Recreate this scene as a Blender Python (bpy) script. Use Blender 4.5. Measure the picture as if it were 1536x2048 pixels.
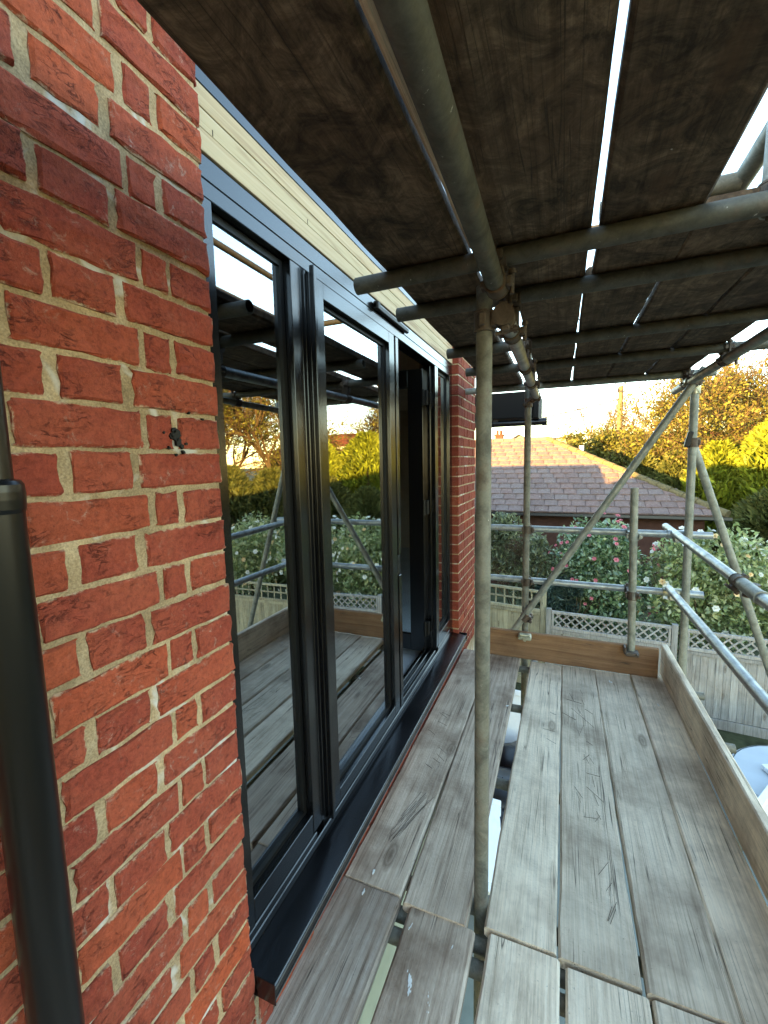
import bpy, math, random
import numpy as np
from mathutils import Vector, Matrix

random.seed(7)
rng = np.random.default_rng(7)
PI = math.pi
R = math.radians
S = bpy.context.scene
COL = S.collection
for o in list(bpy.data.objects):
    bpy.data.objects.remove(o)

# ------------------------------------------------------------------ camera
ZG = 4.40                       # eye height above the garden; geometry below is written relative to the eye
cam_d = bpy.data.cameras.new('camera')
cam = bpy.data.objects.new('camera', cam_d)
COL.objects.link(cam)
cam_d.sensor_fit = 'VERTICAL'
cam_d.sensor_height = 24.0
cam_d.lens = 24.0 * 866.62 / 2048.0
cam_d.clip_start = 0.02
cam_d.clip_end = 3000
cr = Vector((0.92574164, 0.3776155, -0.0202227))
cu = Vector((-0.02475992, 0.11388878, 0.99318492))
cf = Vector((-0.37734516, 0.91893193, -0.11478131))
M = Matrix((cr, cu, -cf)).transposed().to_4x4()
M.translation = Vector((0.714, 0.0, ZG))
cam.matrix_world = M
S.camera = cam

# ------------------------------------------------------------------ sky and sun
SUN_AZ = R(35)                  # the sun stands behind the house: towards (-sin, -cos)
SUN_EL = R(6.5)
to_sun = Vector((-math.sin(SUN_AZ) * math.cos(SUN_EL), -math.cos(SUN_AZ) * math.cos(SUN_EL), math.sin(SUN_EL)))
world = bpy.data.worlds.new('World')
S.world = world
world.use_nodes = True
wt = world.node_tree
wt.nodes.clear()
sky = wt.nodes.new('ShaderNodeTexSky')
sky.sky_type = 'NISHITA'
sky.sun_disc = False
sky.sun_elevation = SUN_EL
sky.sun_rotation = math.atan2(to_sun.x, to_sun.y)
sky.air_density = 1.0
sky.dust_density = 0.3
sky.ozone_density = 1.0
bg = wt.nodes.new('ShaderNodeBackground')
bg.inputs['Strength'].default_value = 0.15
wo = wt.nodes.new('ShaderNodeOutputWorld')
wt.links.new(sky.outputs[0], bg.inputs['Color'])
wt.links.new(bg.outputs[0], wo.inputs['Surface'])
sun_d = bpy.data.lights.new('sun', 'SUN')
sun_d.energy = 4.4
sun_d.angle = R(0.5)
sun_d.color = (1.0, 0.60, 0.17)
sun = bpy.data.objects.new('sun', sun_d)
COL.objects.link(sun)
sun.rotation_euler = to_sun.to_track_quat('Z', 'Y').to_euler()
sun.location = (-20, -20, 20)

S.render.engine = 'CYCLES'
S.cycles.max_bounces = 8
S.cycles.transparent_max_bounces = 24
S.cycles.glossy_bounces = 5
S.cycles.caustics_reflective = False
S.cycles.caustics_refractive = False
S.view_settings.view_transform = 'Standard'
S.view_settings.look = 'None'
S.view_settings.gamma = 1.0
S.view_settings.use_curve_mapping = False
S.view_settings.exposure = 3.55

# ------------------------------------------------------------------ object helpers
WORLD_AT = {}


def link(o, parent, at):
    """at: world position of the object's origin"""
    COL.objects.link(o)
    if parent is not None:
        o.parent = parent
        o.location = Vector(at) - WORLD_AT[parent.name]
    else:
        o.location = Vector(at)
    WORLD_AT[o.name] = Vector(at)


def tag(o, label=None, cat=None, group=None, kind=None):
    if label: o['label'] = label
    if cat: o['category'] = cat
    if group: o['group'] = group
    if kind: o['kind'] = kind
    return o


def thing(name, at, label, cat, group=None):
    o = bpy.data.objects.new(name, None)
    o.empty_display_size = 0.1
    link(o, None, (at[0], at[1], at[2] + ZG))
    return tag(o, label, cat, group)


def mesh_np(name, verts, faces, mat, smooth=False):
    me = bpy.data.meshes.new(name)
    verts = np.asarray(verts, dtype=np.float32)
    if isinstance(faces, np.ndarray):
        n, k = faces.shape
        me.vertices.add(len(verts)); me.vertices.foreach_set('co', verts.ravel())
        me.loops.add(n * k); me.loops.foreach_set('vertex_index', faces.ravel().astype(np.int32))
        me.polygons.add(n)
        me.polygons.foreach_set('loop_start', np.arange(0, n * k, k, dtype=np.int32))
        me.polygons.foreach_set('loop_total', np.full(n, k, dtype=np.int32))
        me.update(calc_edges=True)
    else:
        me.from_pydata(verts.tolist(), [], faces)
        me.update()
    if mat is not None:
        me.materials.append(mat)
    if smooth:
        me.polygons.foreach_set('use_smooth', np.ones(len(me.polygons), dtype=bool))
    return me


class MB:
    """collects boxes, bars and tubes; build() links them as ONE mesh object"""

    def __init__(s):
        s.v = []; s.f = []; s.sm = []

    def add(s, v, f, smooth=False):
        n = len(s.v)
        s.v += [tuple(p) for p in v]
        s.f += [tuple(i + n for i in q) for q in f]
        s.sm += [smooth] * len(f)
        return s

    def box(s, x0, x1, y0, y1, z0, z1, b=0.0):
        if x0 > x1: x0, x1 = x1, x0
        if y0 > y1: y0, y1 = y1, y0
        if z0 > z1: z0, z1 = z1, z0
        return s.rbox(((x0 + x1) / 2, (y0 + y1) / 2, (z0 + z1) / 2), (x1 - x0, y1 - y0, z1 - z0), None, b)

    def rbox(s, c, size, rot=None, b=0.0):
        c = Vector(c)
        hx, hy, hz = size[0] / 2, size[1] / 2, size[2] / 2
        b = min(b, hx * .49, hy * .49, hz * .49)
        if b <= 0:
            vs = [Vector((sx * hx, sy * hy, sz * hz)) for sx in (-1, 1) for sy in (-1, 1) for sz in (-1, 1)]
            fs = [(0, 1, 3, 2), (4, 6, 7, 5), (0, 4, 5, 1), (2, 3, 7, 6), (0, 2, 6, 4), (1, 5, 7, 3)]
        else:
            vs = []; idx = {}
            for sx in (-1, 1):
                for sy in (-1, 1):
                    for sz in (-1, 1):
                        idx[(sx, sy, sz, 0)] = len(vs); vs.append(Vector((sx * hx, sy * (hy - b), sz * (hz - b))))
                        idx[(sx, sy, sz, 1)] = len(vs); vs.append(Vector((sx * (hx - b), sy * hy, sz * (hz - b))))
                        idx[(sx, sy, sz, 2)] = len(vs); vs.append(Vector((sx * (hx - b), sy * (hy - b), sz * hz)))
            fs = []
            I = lambda a, k: idx[(a[0], a[1], a[2], k)]
            for k in range(3):
                o1, o2 = [q for q in range(3) if q != k]
                for sg in (-1, 1):
                    q = []
                    for (u, w) in ((-1, -1), (1, -1), (1, 1), (-1, 1)):
                        a = [0, 0, 0]; a[k] = sg; a[o1] = u; a[o2] = w
                        q.append(I(a, k))
                    fs.append(tuple(q))
            for k in range(3):
                o1, o2 = [q for q in range(3) if q != k]
                for u in (-1, 1):
                    for w in (-1, 1):
                        a0 = [0, 0, 0]; a1 = [0, 0, 0]
                        a0[k] = -1; a1[k] = 1; a0[o1] = a1[o1] = u; a0[o2] = a1[o2] = w
                        fs.append((I(a0, o1), I(a1, o1), I(a1, o2), I(a0, o2)))
            for sx in (-1, 1):
                for sy in (-1, 1):
                    for sz in (-1, 1):
                        a = (sx, sy, sz)
                        fs.append((I(a, 0), I(a, 1), I(a, 2)))
        vs = [(rot @ v if rot else v) + c for v in vs]
        return s.add(vs, fs)

    def tube(s, p0, p1, r=0.02415, n=20, wall=None, r1=None, caps=True):
        p0 = Vector(p0); p1 = Vector(p1)
        r1 = r if r1 is None else r1
        d = (p1 - p0).normalized()
        a = d.orthogonal().normalized(); bb = d.cross(a)
        ring = [(a * math.cos(2 * PI * k / n) + bb * math.sin(2 * PI * k / n)) for k in range(n)]
        base = len(s.v)
        vs = [p0 + q * r for q in ring] + [p1 + q * r1 for q in ring]
        fs = [(k, (k + 1) % n, n + (k + 1) % n, n + k) for k in range(n)]
        s.add(vs, fs, True)
        if wall:
            for (pe, sg, rr) in ((p0, 1, r), (p1, -1, r1)):
                vs = [pe + q * rr for q in ring] + [pe + q * (rr - wall) for q in ring] + [pe + d * (sg * 0.08) + q * (rr - wall) for q in ring]
                fs = [(k, (k + 1) % n, n + (k + 1) % n, n + k) for k in range(n)]
                fs += [(n + k, n + (k + 1) % n, 2 * n + (k + 1) % n, 2 * n + k) for k in range(n)]
                fs.append(tuple(range(2 * n, 3 * n)))
                s.add(vs, fs)
        elif caps:
            s.add([p0 + q * r for q in ring], [tuple(range(n))])
            s.add([p1 + q * r1 for q in ring], [tuple(range(n))])
        return s

    def prism(s, poly, axis, a0, a1):
        """poly: list of 2D points in the other two axes (order x,y,z without axis)"""
        n = len(poly)

        def P(q, a):
            w = [0, 0, 0]; o = [k for k in range(3) if k != axis]
            w[axis] = a; w[o[0]] = q[0]; w[o[1]] = q[1]
            return w
        vs = [P(q, a0) for q in poly] + [P(q, a1) for q in poly]
        fs = [tuple(range(n)), tuple(range(n, 2 * n))] + [(k, (k + 1) % n, n + (k + 1) % n, n + k) for k in range(n)]
        return s.add(vs, fs)

    def build(s, name, mat, parent=None, at=None, mats=None):
        """vertices are relative to the eye level; at: origin (same coordinates)"""
        if at is None:
            if parent is not None:
                at = WORLD_AT[parent.name] - Vector((0, 0, ZG))
            else:
                at = (0, 0, 0)
        at = Vector(at)
        me = bpy.data.meshes.new(name)
        me.from_pydata([(x - at.x, y - at.y, z - at.z) for x, y, z in s.v], [], s.f)
        me.update()
        import bmesh
        bm = bmesh.new(); bm.from_mesh(me)
        bmesh.ops.recalc_face_normals(bm, faces=bm.faces)
        bm.to_mesh(me); bm.free()
        if any(s.sm):
            me.polygons.foreach_set('use_smooth', np.array(s.sm, dtype=bool))
        me.materials.append(mat)
        o = bpy.data.objects.new(name, me)
        link(o, parent, (at.x, at.y, at.z + ZG))
        return o


def put(name, me, at, parent=None, rot=None, scale=None):
    """another object sharing mesh me; at relative to the eye level"""
    o = bpy.data.objects.new(name, me)
    link(o, parent, (at[0], at[1], at[2] + ZG))
    if rot is not None: o.rotation_euler = rot
    if scale is not None: o.scale = scale
    return o


# ------------------------------------------------------------------ materials
class NT:
    def __init__(s, name):
        s.m = bpy.data.materials.new(name)
        s.m.use_nodes = True
        s.t = s.m.node_tree
        s.p = s.t.nodes['Principled BSDF']
        s.out = s.t.nodes['Material Output']

    def n(s, typ, **kw):
        nd = s.t.nodes.new('ShaderNode' + typ)
        for k, v in kw.items():
            if k.startswith('i_'):
                key = k[2:].replace('_', ' ')
                nd.inputs[key].default_value = v
            else:
                setattr(nd, k, v)
        return nd

    def l(s, a, b):
        s.t.links.new(a, b)

    def coords(s, scale=(1, 1, 1), rnd=True):
        tc = s.n('TexCoord')
        mp = s.n('Mapping')
        mp.inputs['Scale'].default_value = scale
        s.l(tc.outputs['Object'], mp.inputs['Vector'])
        if rnd:
            oi = s.n('ObjectInfo')
            mu = s.n('Math', operation='MULTIPLY'); mu.inputs[1].default_value = 37.0
            s.l(oi.outputs['Random'], mu.inputs[0])
            cb = s.n('CombineXYZ')
            for k in range(3): s.l(mu.outputs[0], cb.inputs[k])
            s.l(cb.outputs[0], mp.inputs['Location'])
        return mp.outputs[0]

    def noise(s, vec, scale, detail=4, rough=.55, dist=0.0):
        nz = s.n('TexNoise')
        nz.inputs['Scale'].default_value = scale
        nz.inputs['Detail'].default_value = detail
        nz.inputs['Roughness'].default_value = rough
        nz.inputs['Distortion'].default_value = dist
        s.l(vec, nz.inputs['Vector'])
        return nz.outputs['Fac']

    def ramp(s, fac, stops, interp='LINEAR'):
        r = s.n('ValToRGB')
        r.color_ramp.interpolation = interp
        e = r.color_ramp.elements
        while len(e) < len(stops): e.new(0.5)
        for k, (p, c) in enumerate(stops):
            e[k].position = p
            e[k].color = (c[0], c[1], c[2], 1) if isinstance(c, (tuple, list)) else (c, c, c, 1)
        s.l(fac, r.inputs['Fac'])
        return r.outputs['Color']

    def mix(s, fac, a, b, mode='MIX'):
        m = s.n('MixRGB', blend_type=mode)
        for sock, v in ((m.inputs['Fac'], fac), (m.inputs['Color1'], a), (m.inputs['Color2'], b)):
            if hasattr(v, 'links') or isinstance(v, bpy.types.NodeSocket): s.l(v, sock)
            elif isinstance(v, (tuple, list)): sock.default_value = (v[0], v[1], v[2], 1)
            elif sock.name == 'Fac': sock.default_value = v
            else: sock.default_value = (v, v, v, 1)
        return m.outputs['Color']

    def mul(s, a, b):
        m = s.n('Math', operation='MULTIPLY')
        for sock, v in ((m.inputs[0], a), (m.inputs[1], b)):
            if isinstance(v, bpy.types.NodeSocket): s.l(v, sock)
            else: sock.default_value = v
        return m.outputs[0]

    def addm(s, a, b):
        m = s.n('Math', operation='ADD')
        for sock, v in ((m.inputs[0], a), (m.inputs[1], b)):
            if isinstance(v, bpy.types.NodeSocket): s.l(v, sock)
            else: sock.default_value = v
        return m.outputs[0]

    def rand(s):
        return s.n('ObjectInfo').outputs['Random']

    def bump(s, h, strength=.4, dist=.004):
        b = s.n('Bump')
        b.inputs['Strength'].default_value = strength
        b.inputs['Distance'].default_value = dist
        s.l(h, b.inputs['Height'])
        s.l(b.outputs[0], s.p.inputs['Normal'])

    def done(s, color=None, rough=None, metal=None, spec=None):
        for key, v in (('Base Color', color), ('Roughness', rough), ('Metallic', metal), ('Specular IOR Level', spec)):
            if v is None: continue
            if isinstance(v, bpy.types.NodeSocket): s.l(v, s.p.inputs[key])
            elif isinstance(v, (tuple, list)): s.p.inputs[key].default_value = (v[0], v[1], v[2], 1)
            else: s.p.inputs[key].default_value = v
        return s.m


def plain(name, color, rough=.6, metal=0., spec=.5, var=.12, scale=30, bump=.1):
    t = NT(name)
    v = t.coords()
    nz = t.noise(v, scale, 4)
    c = t.mix(1.0, color, t.ramp(nz, [(.25, 1 - var), (.75, 1 + var)]), 'MULTIPLY')
    if bump: t.bump(nz, bump, .002)
    return t.done(c, rough, metal, spec)


def brick_mat(name, dark=1.0, smear=True):
    t = NT(name)
    v = t.coords()
    base = t.ramp(t.rand(), [(0, (.30 * dark, .052 * dark, .031 * dark)), (.25, (.36 * dark, .069 * dark, .036 * dark)),
                             (.5, (.33 * dark, .060 * dark, .034 * dark)), (.75, (.40 * dark, .082 * dark, .038 * dark)),
                             (.93, (.48 * dark, .095 * dark, .036 * dark)), (1, (.28 * dark, .052 * dark, .040 * dark))])
    big = t.noise(v, 9, 5, .6, .4)
    c = t.mix(t.ramp(big, [(.40, 0), (.72, .5)]), base, (.48 * dark, .122 * dark, .062 * dark))
    fine = t.noise(v, 95, 6, .78)
    c = t.mix(1.0, c, t.ramp(fine, [(.34, .70), (.5, 1.0), (.66, 1.25)]), 'MULTIPLY')
    # folded sand creases
    vc = t.n('Mapping'); vc.inputs['Scale'].default_value = (1, 1, 2.3); vc.inputs['Rotation'].default_value = (R(24), 0, 0)
    t.l(v, vc.inputs['Vector'])
    cr_ = t.noise(vc.outputs[0], 17, 6, .62, 1.3)
    crease = t.ramp(cr_, [(.485, 0), (.5, 1), (.515, 0)])
    where = t.ramp(t.noise(v, 13, 2), [(.5, 0), (.62, 1)])
    cm = t.mix(1.0, crease, where, 'MULTIPLY')
    c = t.mix(t.mul(cm, .42), c, (.07 * dark, .018 * dark, .012 * dark))
    # pits
    pits = t.ramp(t.noise(v, 110, 3), [(.64, 0), (.70, 1)])
    c = t.mix(t.mul(pits, .40), c, (.06, .02, .015))
    # lime bloom
    wh = t.ramp(t.noise(v, 42, 8, .8, .6), [(.56, 0), (.68, .75)])
    wh2 = t.ramp(t.noise(v, 7, 2), [(.44, 0), (.60, 1)])
    c = t.mix(t.mix(1.0, wh, wh2, 'MULTIPLY'), c, (.52 * dark, .36 * dark, .28 * dark))
    # mortar smeared over the arrises
    tc = t.n('TexCoord'); sx = t.n('SeparateXYZ'); t.l(tc.outputs['Generated'], sx.inputs[0])
    def edge(o, a_, b_):
        s1 = t.n('Math', operation='SUBTRACT'); t.l(o, s1.inputs[0]); s1.inputs[1].default_value = .5
        s2 = t.n('Math', operation='ABSOLUTE'); t.l(s1.outputs[0], s2.inputs[0])
        return t.ramp(s2.outputs[0], [(a_, 0), (b_, 1)])
    eg = t.mix(1.0, edge(sx.outputs['Z'], .37, .5), edge(sx.outputs['Y'], .455, .5), 'LIGHTEN')
    sm = t.ramp(t.addm(t.mul(t.noise(v, 48, 6, .72), .95), t.mul(eg, .34)), [(.70, 0), (.84, .8)])
    if smear: c = t.mix(sm, c, (.66 * dark, .50 * dark, .33 * dark))
    t.bump(t.mix(.35, t.mix(t.mul(cm, 1.0), t.noise(v, 30, 7, .72), 0.0), fine), 1.0, .009)
    return t.done(c, .9, 0, .25)


def mortar_mat():
    t = NT('mortar')
    v = t.coords(rnd=False)
    a = t.noise(v, 25, 5, .6)
    b = t.noise(v, 260, 3, .7)
    c = t.ramp(a, [(.25, (.32, .218, .118)), (.55, (.43, .310, .180)), (.8, (.50, .385, .25))])
    c = t.mix(1.0, c, t.ramp(b, [(.3, .62), (.7, 1.25)]), 'MULTIPLY')
    c = t.mix(1.0, c, t.ramp(t.noise(v, 3.0, 5, .7), [(.34, .66), (.6, 1.1)]), 'MULTIPLY')
    # white lime runs on some joints
    w = t.ramp(t.noise(v, 6, 3, .6, 1.0), [(.57, 0), (.65, .85)])
    c = t.mix(w, c, (.56, .53, .48))
    t.bump(t.mix(.5, a, b), .6, .004)
    return t.done(c, .95, 0, .2)


def board_mat(name, c0, c1, c2, along=1, dirt=1.0, mottle=0.0):
    """weathered softwood; along = axis index of the grain"""
    t = NT(name)

    def along_sc(a, l):
        q = [a, a, a]; q[along] = l
        return t.coords(tuple(q))
    vi = t.coords((1, 1, 1))
    g = t.noise(along_sc(34, 1.3), 1.3, 8, .68, .6)
    c = t.ramp(g, [(.30, c0), (.46, c1), (.70, c2)])
    # fine raised grain
    fg = t.noise(along_sc(150, 3.5), 1.2, 5, .7, .3)
    c = t.mix(1.0, c, t.ramp(fg, [(.32, .80), (.52, 1.0), (.7, 1.10)]), 'MULTIPLY')
    blot = t.noise(vi, 4.5, 7, .68, .5)
    c = t.mix(1.0, c, t.ramp(blot, [(.32, .80), (.52, 1.0), (.72, 1.08)]), 'MULTIPLY')
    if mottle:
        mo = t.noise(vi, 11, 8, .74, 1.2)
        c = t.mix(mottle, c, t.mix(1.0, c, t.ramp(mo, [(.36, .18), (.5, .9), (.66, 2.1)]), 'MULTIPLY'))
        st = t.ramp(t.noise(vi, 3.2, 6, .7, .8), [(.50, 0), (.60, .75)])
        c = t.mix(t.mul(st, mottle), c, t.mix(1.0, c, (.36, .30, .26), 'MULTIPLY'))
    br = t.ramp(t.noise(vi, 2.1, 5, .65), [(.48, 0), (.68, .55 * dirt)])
    c = t.mix(br, c, (.165, .100, .062))
    # splits along the grain, hairlines and wider ones
    part = t.ramp(t.noise(vi, 3.4, 3), [(.44, 0), (.58, .9)])
    ln = None
    for sc_, w in ((42, .008), (18, .005)):
        k = t.noise(along_sc(sc_, .40), 1.0, 2, .5, .10)
        line = t.ramp(k, [(.5 - w, 0), (.5, 1), (.5 + w, 0)])
        line = t.mix(1.0, line, part, 'MULTIPLY')
        ln = line if ln is None else t.mix(1.0, ln, line, 'LIGHTEN')
    c = t.mix(ln, c, (.035, .026, .02))
    # knots
    vo = t.n('TexVoronoi', feature='F1'); t.l(along_sc(8, 2.6), vo.inputs['Vector']); vo.inputs['Scale'].default_value = .6
    kd = t.addm(vo.outputs['Distance'], t.mul(t.noise(vi, 30, 4, .7), .05))
    kn = t.ramp(kd, [(.055, 1), (.085, .45), (.105, .75), (.15, 0)])
    c = t.mix(t.mul(kn, .75), c, (.085, .048, .026))
    # boot knocks, grit and mortar spots
    sp = t.ramp(t.noise(vi, 75, 5, .75), [(.62, 0), (.72, .7)])
    c = t.mix(t.mul(sp, .7), c, (.06, .045, .035))
    sp2 = t.ramp(t.noise(vi, 40, 6, .75), [(.695, 0), (.74, .75)])
    c = t.mix(sp2, c, (.56, .54, .50))
    tint = t.ramp(t.rand(), [(0, .82), (1, 1.12)])
    c = t.mix(1.0, c, tint, 'MULTIPLY')
    t.bump(t.mix(.5, t.mix(.5, g, fg), t.mix(ln, t.noise(vi, 90, 4), 0.0)), .8, .005)
    return t.done(c, .85, 0, .3)


def steel_mat(name, base, dark, metal=.35, rough=.5, rust=.2):
    t = NT(name)
    v = t.coords()
    a = t.noise(v, 16, 6, .65, .5)
    b = t.noise(v, 160, 3, .7)
    c = t.ramp(a, [(.34, dark), (.55, base), (.8, tuple(min(1, q * 1.25) for q in base))])
    c = t.mix(1.0, c, t.ramp(b, [(.3, .85), (.7, 1.12)]), 'MULTIPLY')
    ru = t.ramp(t.noise(v, 9, 7, .75), [(.54, 0), (.70, rust)])
    c = t.mix(ru, c, (.14, .055, .022))
    pl = t.ramp(t.noise(v, 48, 6, .75), [(.66, 0), (.70, .8)])
    c = t.mix(pl, c, (.50, .48, .43))
    t.bump(t.mix(.5, a, b), .25, .002)
    return t.done(c, t.ramp(a, [(.3, rough + .12), (.7, rough - .08)]), metal, .5)


def leaf_mat(name, c0, c1, c2, rough=.5, trans=.35, spec=.4):
    t = NT(name)
    g = t.n('NewGeometry')
    v = t.coords()
    a = t.noise(v, 2.2, 3)
    c = t.ramp(g.outputs['Random Per Island'], [(0, c0), (.55, c1), (1, c2)])
    c = t.mix(1.0, c, t.ramp(a, [(.3, .7), (.7, 1.25)]), 'MULTIPLY')
    t.done(c, rough, 0, spec)
    tr = t.n('BsdfTranslucent')
    t.l(c, tr.inputs['Color'])
    mx = t.n('MixShader'); mx.inputs[0].default_value = trans
    t.l(t.p.outputs[0], mx.inputs[1]); t.l(tr.outputs[0], mx.inputs[2])
    t.l(mx.outputs[0], t.out.inputs['Surface'])
    return t.m


def glass_mat():
    t = NT('window_glass')
    t.t.nodes.remove(t.p)
    lw = t.n('Fresnel'); lw.inputs['IOR'].default_value = 1.75
    tr = t.n('BsdfTransparent'); tr.inputs['Color'].default_value = (.86, .90, .88, 1)
    gl = t.n('BsdfGlossy'); gl.inputs['Roughness'].default_value = 0.0
    gl.inputs['Color'].default_value = (.93, .97, 1.0, 1)
    ad = t.n('Math', operation='MULTIPLY_ADD'); ad.inputs[1].default_value = 1.0; ad.inputs[2].default_value = .30; ad.use_clamp = True
    t.l(lw.outputs[0], ad.inputs[0])
    mx = t.n('MixShader')
    t.l(ad.outputs[0], mx.inputs[0]); t.l(tr.outputs[0], mx.inputs[1]); t.l(gl.outputs[0], mx.inputs[2])
    t.l(mx.outputs[0], t.out.inputs['Surface'])
    return t.m


def alu_mat():
    t = NT('black_powder_coat')
    v = t.coords(rnd=False)
    a = t.noise(v, 3.5, 4)
    b = t.noise(v, 900, 2)
    t.p.inputs['IOR'].default_value = 1.62
    t.p.inputs['Coat Weight'].default_value = .0
    t.p.inputs['Coat Roughness'].default_value = .22
    return t.done(t.ramp(a, [(.3, (.0020, .0021, .0026)), (.7, (.0034, .0035, .0042))]), t.ramp(a, [(.3, .17), (.7, .23)]), 0, .5)


def pine_mat():
    t = NT('treated_pine')
    v = t.coords((26, 1.1, 26))
    g = t.noise(v, 1.4, 5, .55, 1.2)
    c = t.ramp(g, [(.3, (.30, .215, .13)), (.48, (.47, .39, .255)), (.7, (.54, .465, .33))])
    vo = t.n('TexVoronoi', feature='F1')
    t.l(t.coords((9, 2.4, 9)), vo.inputs['Vector']); vo.inputs['Scale'].default_value = .7
    kn = t.ramp(vo.outputs['Distance'], [(.03, 1), (.06, .3), (.10, 0)])
    c = t.mix(t.mul(kn, .7), c, (.20, .10, .045))
    c = t.mix(1.0, c, t.ramp(t.rand(), [(0, (.98, 1.0, .95)), (1, (1.08, .98, .94))]), 'MULTIPLY')
    t.bump(g, .2, .002)
    return t.done(c, .7, 0, .3)


def tile_mat():
    t = NT('roof_tile')
    v = t.coords()
    a = t.noise(v, 14, 6, .7)
    base = t.ramp(t.rand(), [(0, (.130, .092, .082)), (.5, (.165, .108, .092)), (1, (.155, .118, .106))])
    c = t.mix(1.0, base, t.ramp(a, [(.3, .7), (.7, 1.3)]), 'MULTIPLY')
    li = t.ramp(t.noise(v, 16, 7, .8), [(.57, 0), (.64, .85)])
    c = t.mix(li, c, (.30, .27, .215))
    t.bump(a, .5, .01)
    return t.done(c, .9, 0, .2)


MAT_BRICK = brick_mat('red_brick', .80)
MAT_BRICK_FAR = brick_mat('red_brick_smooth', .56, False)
MAT_MORTAR = mortar_mat()
MAT_ALU = alu_mat()
MAT_GASKET = plain('rubber_gasket', (.0014, .0014, .0016), .5, 0, .3, .1, 40, 0)
MAT_GLASS = glass_mat()
MAT_PINE = pine_mat()
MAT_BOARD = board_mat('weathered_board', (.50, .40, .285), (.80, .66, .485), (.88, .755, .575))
MAT_BOARD_B = board_mat('weathered_board_brown', (.27, .19, .135), (.54, .42, .31), (.72, .59, .455), dirt=1.5)
MAT_BOARD_C = board_mat('dirty_board', (.16, .115, .082), (.32, .255, .195), (.47, .40, .325), dirt=1.2)
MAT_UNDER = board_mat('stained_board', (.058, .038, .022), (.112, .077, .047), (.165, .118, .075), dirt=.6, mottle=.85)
MAT_TOE_X = board_mat('brown_board', (.15, .075, .034), (.22, .115, .055), (.29, .165, .085), along=0, dirt=.3)
MAT_STEEL = steel_mat('galvanised_tube', (.25, .255, .215), (.15, .155, .125), .2, .5, .15)
MAT_STEEL_OLD = steel_mat('weathered_tube', (.165, .158, .125), (.085, .082, .063), .1, .62, .30)
MAT_STEEL_SHADE = steel_mat('shaded_weathered_tube', (.080, .074, .054), (.045, .042, .030), .1, .6, .3)  # weathered tube darkened: the shade under the upper deck is in its colour
MAT_STEEL_BACKLIT = steel_mat('shaded_tube', (.030, .028, .024), (.018, .017, .014), .1, .6, .1)  # near black colour stands in for the upper rails being backlit
MAT_STEEL_NEW = steel_mat('bright_galvanised_tube', (.33, .35, .345), (.21, .225, .22), .4, .36, .05)
MAT_COUPLER = steel_mat('rusty_coupler', (.10, .075, .055), (.045, .03, .022), .35, .6, .8)
MAT_COUPLER_Z = steel_mat('zinc_coupler', (.45, .44, .33), (.28, .27, .18), .6, .4, .25)
MAT_PLASTIC = plain('black_plastic_pipe', (.0022, .0022, .0025), .30, 0, .4, .2, 8, .05)
MAT_YELLOW = plain('yellow_cap', (.60, .36, .03), .5)
MAT_WHITE = plain('white_plastic', (.80, .82, .83), .35, 0, .5, .05, 12, .03)
MAT_DARKWOOD = plain('dark_soffit', (.0035, .0025, .0021), .7, 0, .2)
MAT_FENCE = board_mat('silvered_fence', (.22, .20, .17), (.33, .31, .275), (.43, .41, .37), along=2, dirt=.35)
MAT_FENCE_G = board_mat('green_fence', (.25, .22, .13), (.36, .32, .20), (.45, .41, .28), along=2, dirt=.35)
MAT_TILE = tile_mat()
MAT_TILE_ORANGE = plain('clay_tile_roof', (.20, .062, .026), .85, 0, .2, .35, 5, .3)
MAT_RENDER = plain('cream_render', (.27, .235, .16), .8, 0, .2, .08, 4, .05)
MAT_PATIO = plain('patio_concrete', (.20, .215, .19), .9, 0, .2, .25, 3, .2)
MAT_GRASS = plain('lawn', (.062, .066, .034), .95, 0, .1, .5, 5, .4)
MAT_PLASTER = plain('interior_plaster', (.70, .55, .42), .9, 0, .2, .2, 3, .1)
MAT_FLOOR = plain('interior_floor_board', (.62, .63, .63), .75, 0, .3, .15, 4, .05)
MAT_STUD = board_mat('rough_stud', (.20, .12, .06), (.30, .19, .10), (.38, .26, .15), along=2, dirt=.3)
MAT_WALLDARK = plain('neighbour_brick', (.075, .035, .024), .9, 0, .2, .3, 6, .2)
MAT_BARK = plain('bark', (.10, .072, .040), .95, 0, .1, .4, 6, .5)
MAT_TWIG = plain('twig', (.085, .058, .030), .9, 0, .1, .35, 6, .2)
MAT_POLE = plain('pole_wood', (.13, .10, .055), .85, 0, .2, .2, 5, .2)
MAT_CABLE = plain('cable', (.02, .02, .022), .6)
MAT_CAMELLIA = leaf_mat('camellia_leaf', (.070, .120, .050), (.175, .255, .110), (.36, .44, .26), .26, .18, .9)
MAT_WHITEROSE = leaf_mat('garden_shrub_leaf', (.14, .19, .065), (.32, .385, .145), (.54, .56, .30), .32, .3, .8)
MAT_DARKSHRUB = leaf_mat('dark_shrub_leaf', (.055, .072, .034), (.16, .185, .085), (.33, .35, .18), .4, .25, .7)
MAT_CONIFER = leaf_mat('golden_conifer_leaf', (.088, .104, .011), (.158, .188, .016), (.235, .268, .022), .6, .3, .2)
MAT_HEDGE = leaf_mat('green_conifer_leaf', (.050, .062, .016), (.085, .098, .026), (.130, .130, .036), .6, .3, .2)
MAT_BROADLEAF = leaf_mat('ivy_leaf', (.055, .062, .012), (.105, .108, .020), (.16, .150, .030), .6, .35, .2)
MAT_AUTUMN = leaf_mat('russet_leaf', (.085, .085, .016), (.135, .130, .024), (.20, .175, .034), .6, .35, .2)
MAT_PINK = leaf_mat('pink_petal', (.55, .10, .14), (.62, .19, .22), (.68, .30, .31), .6, .3, .2)
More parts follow.
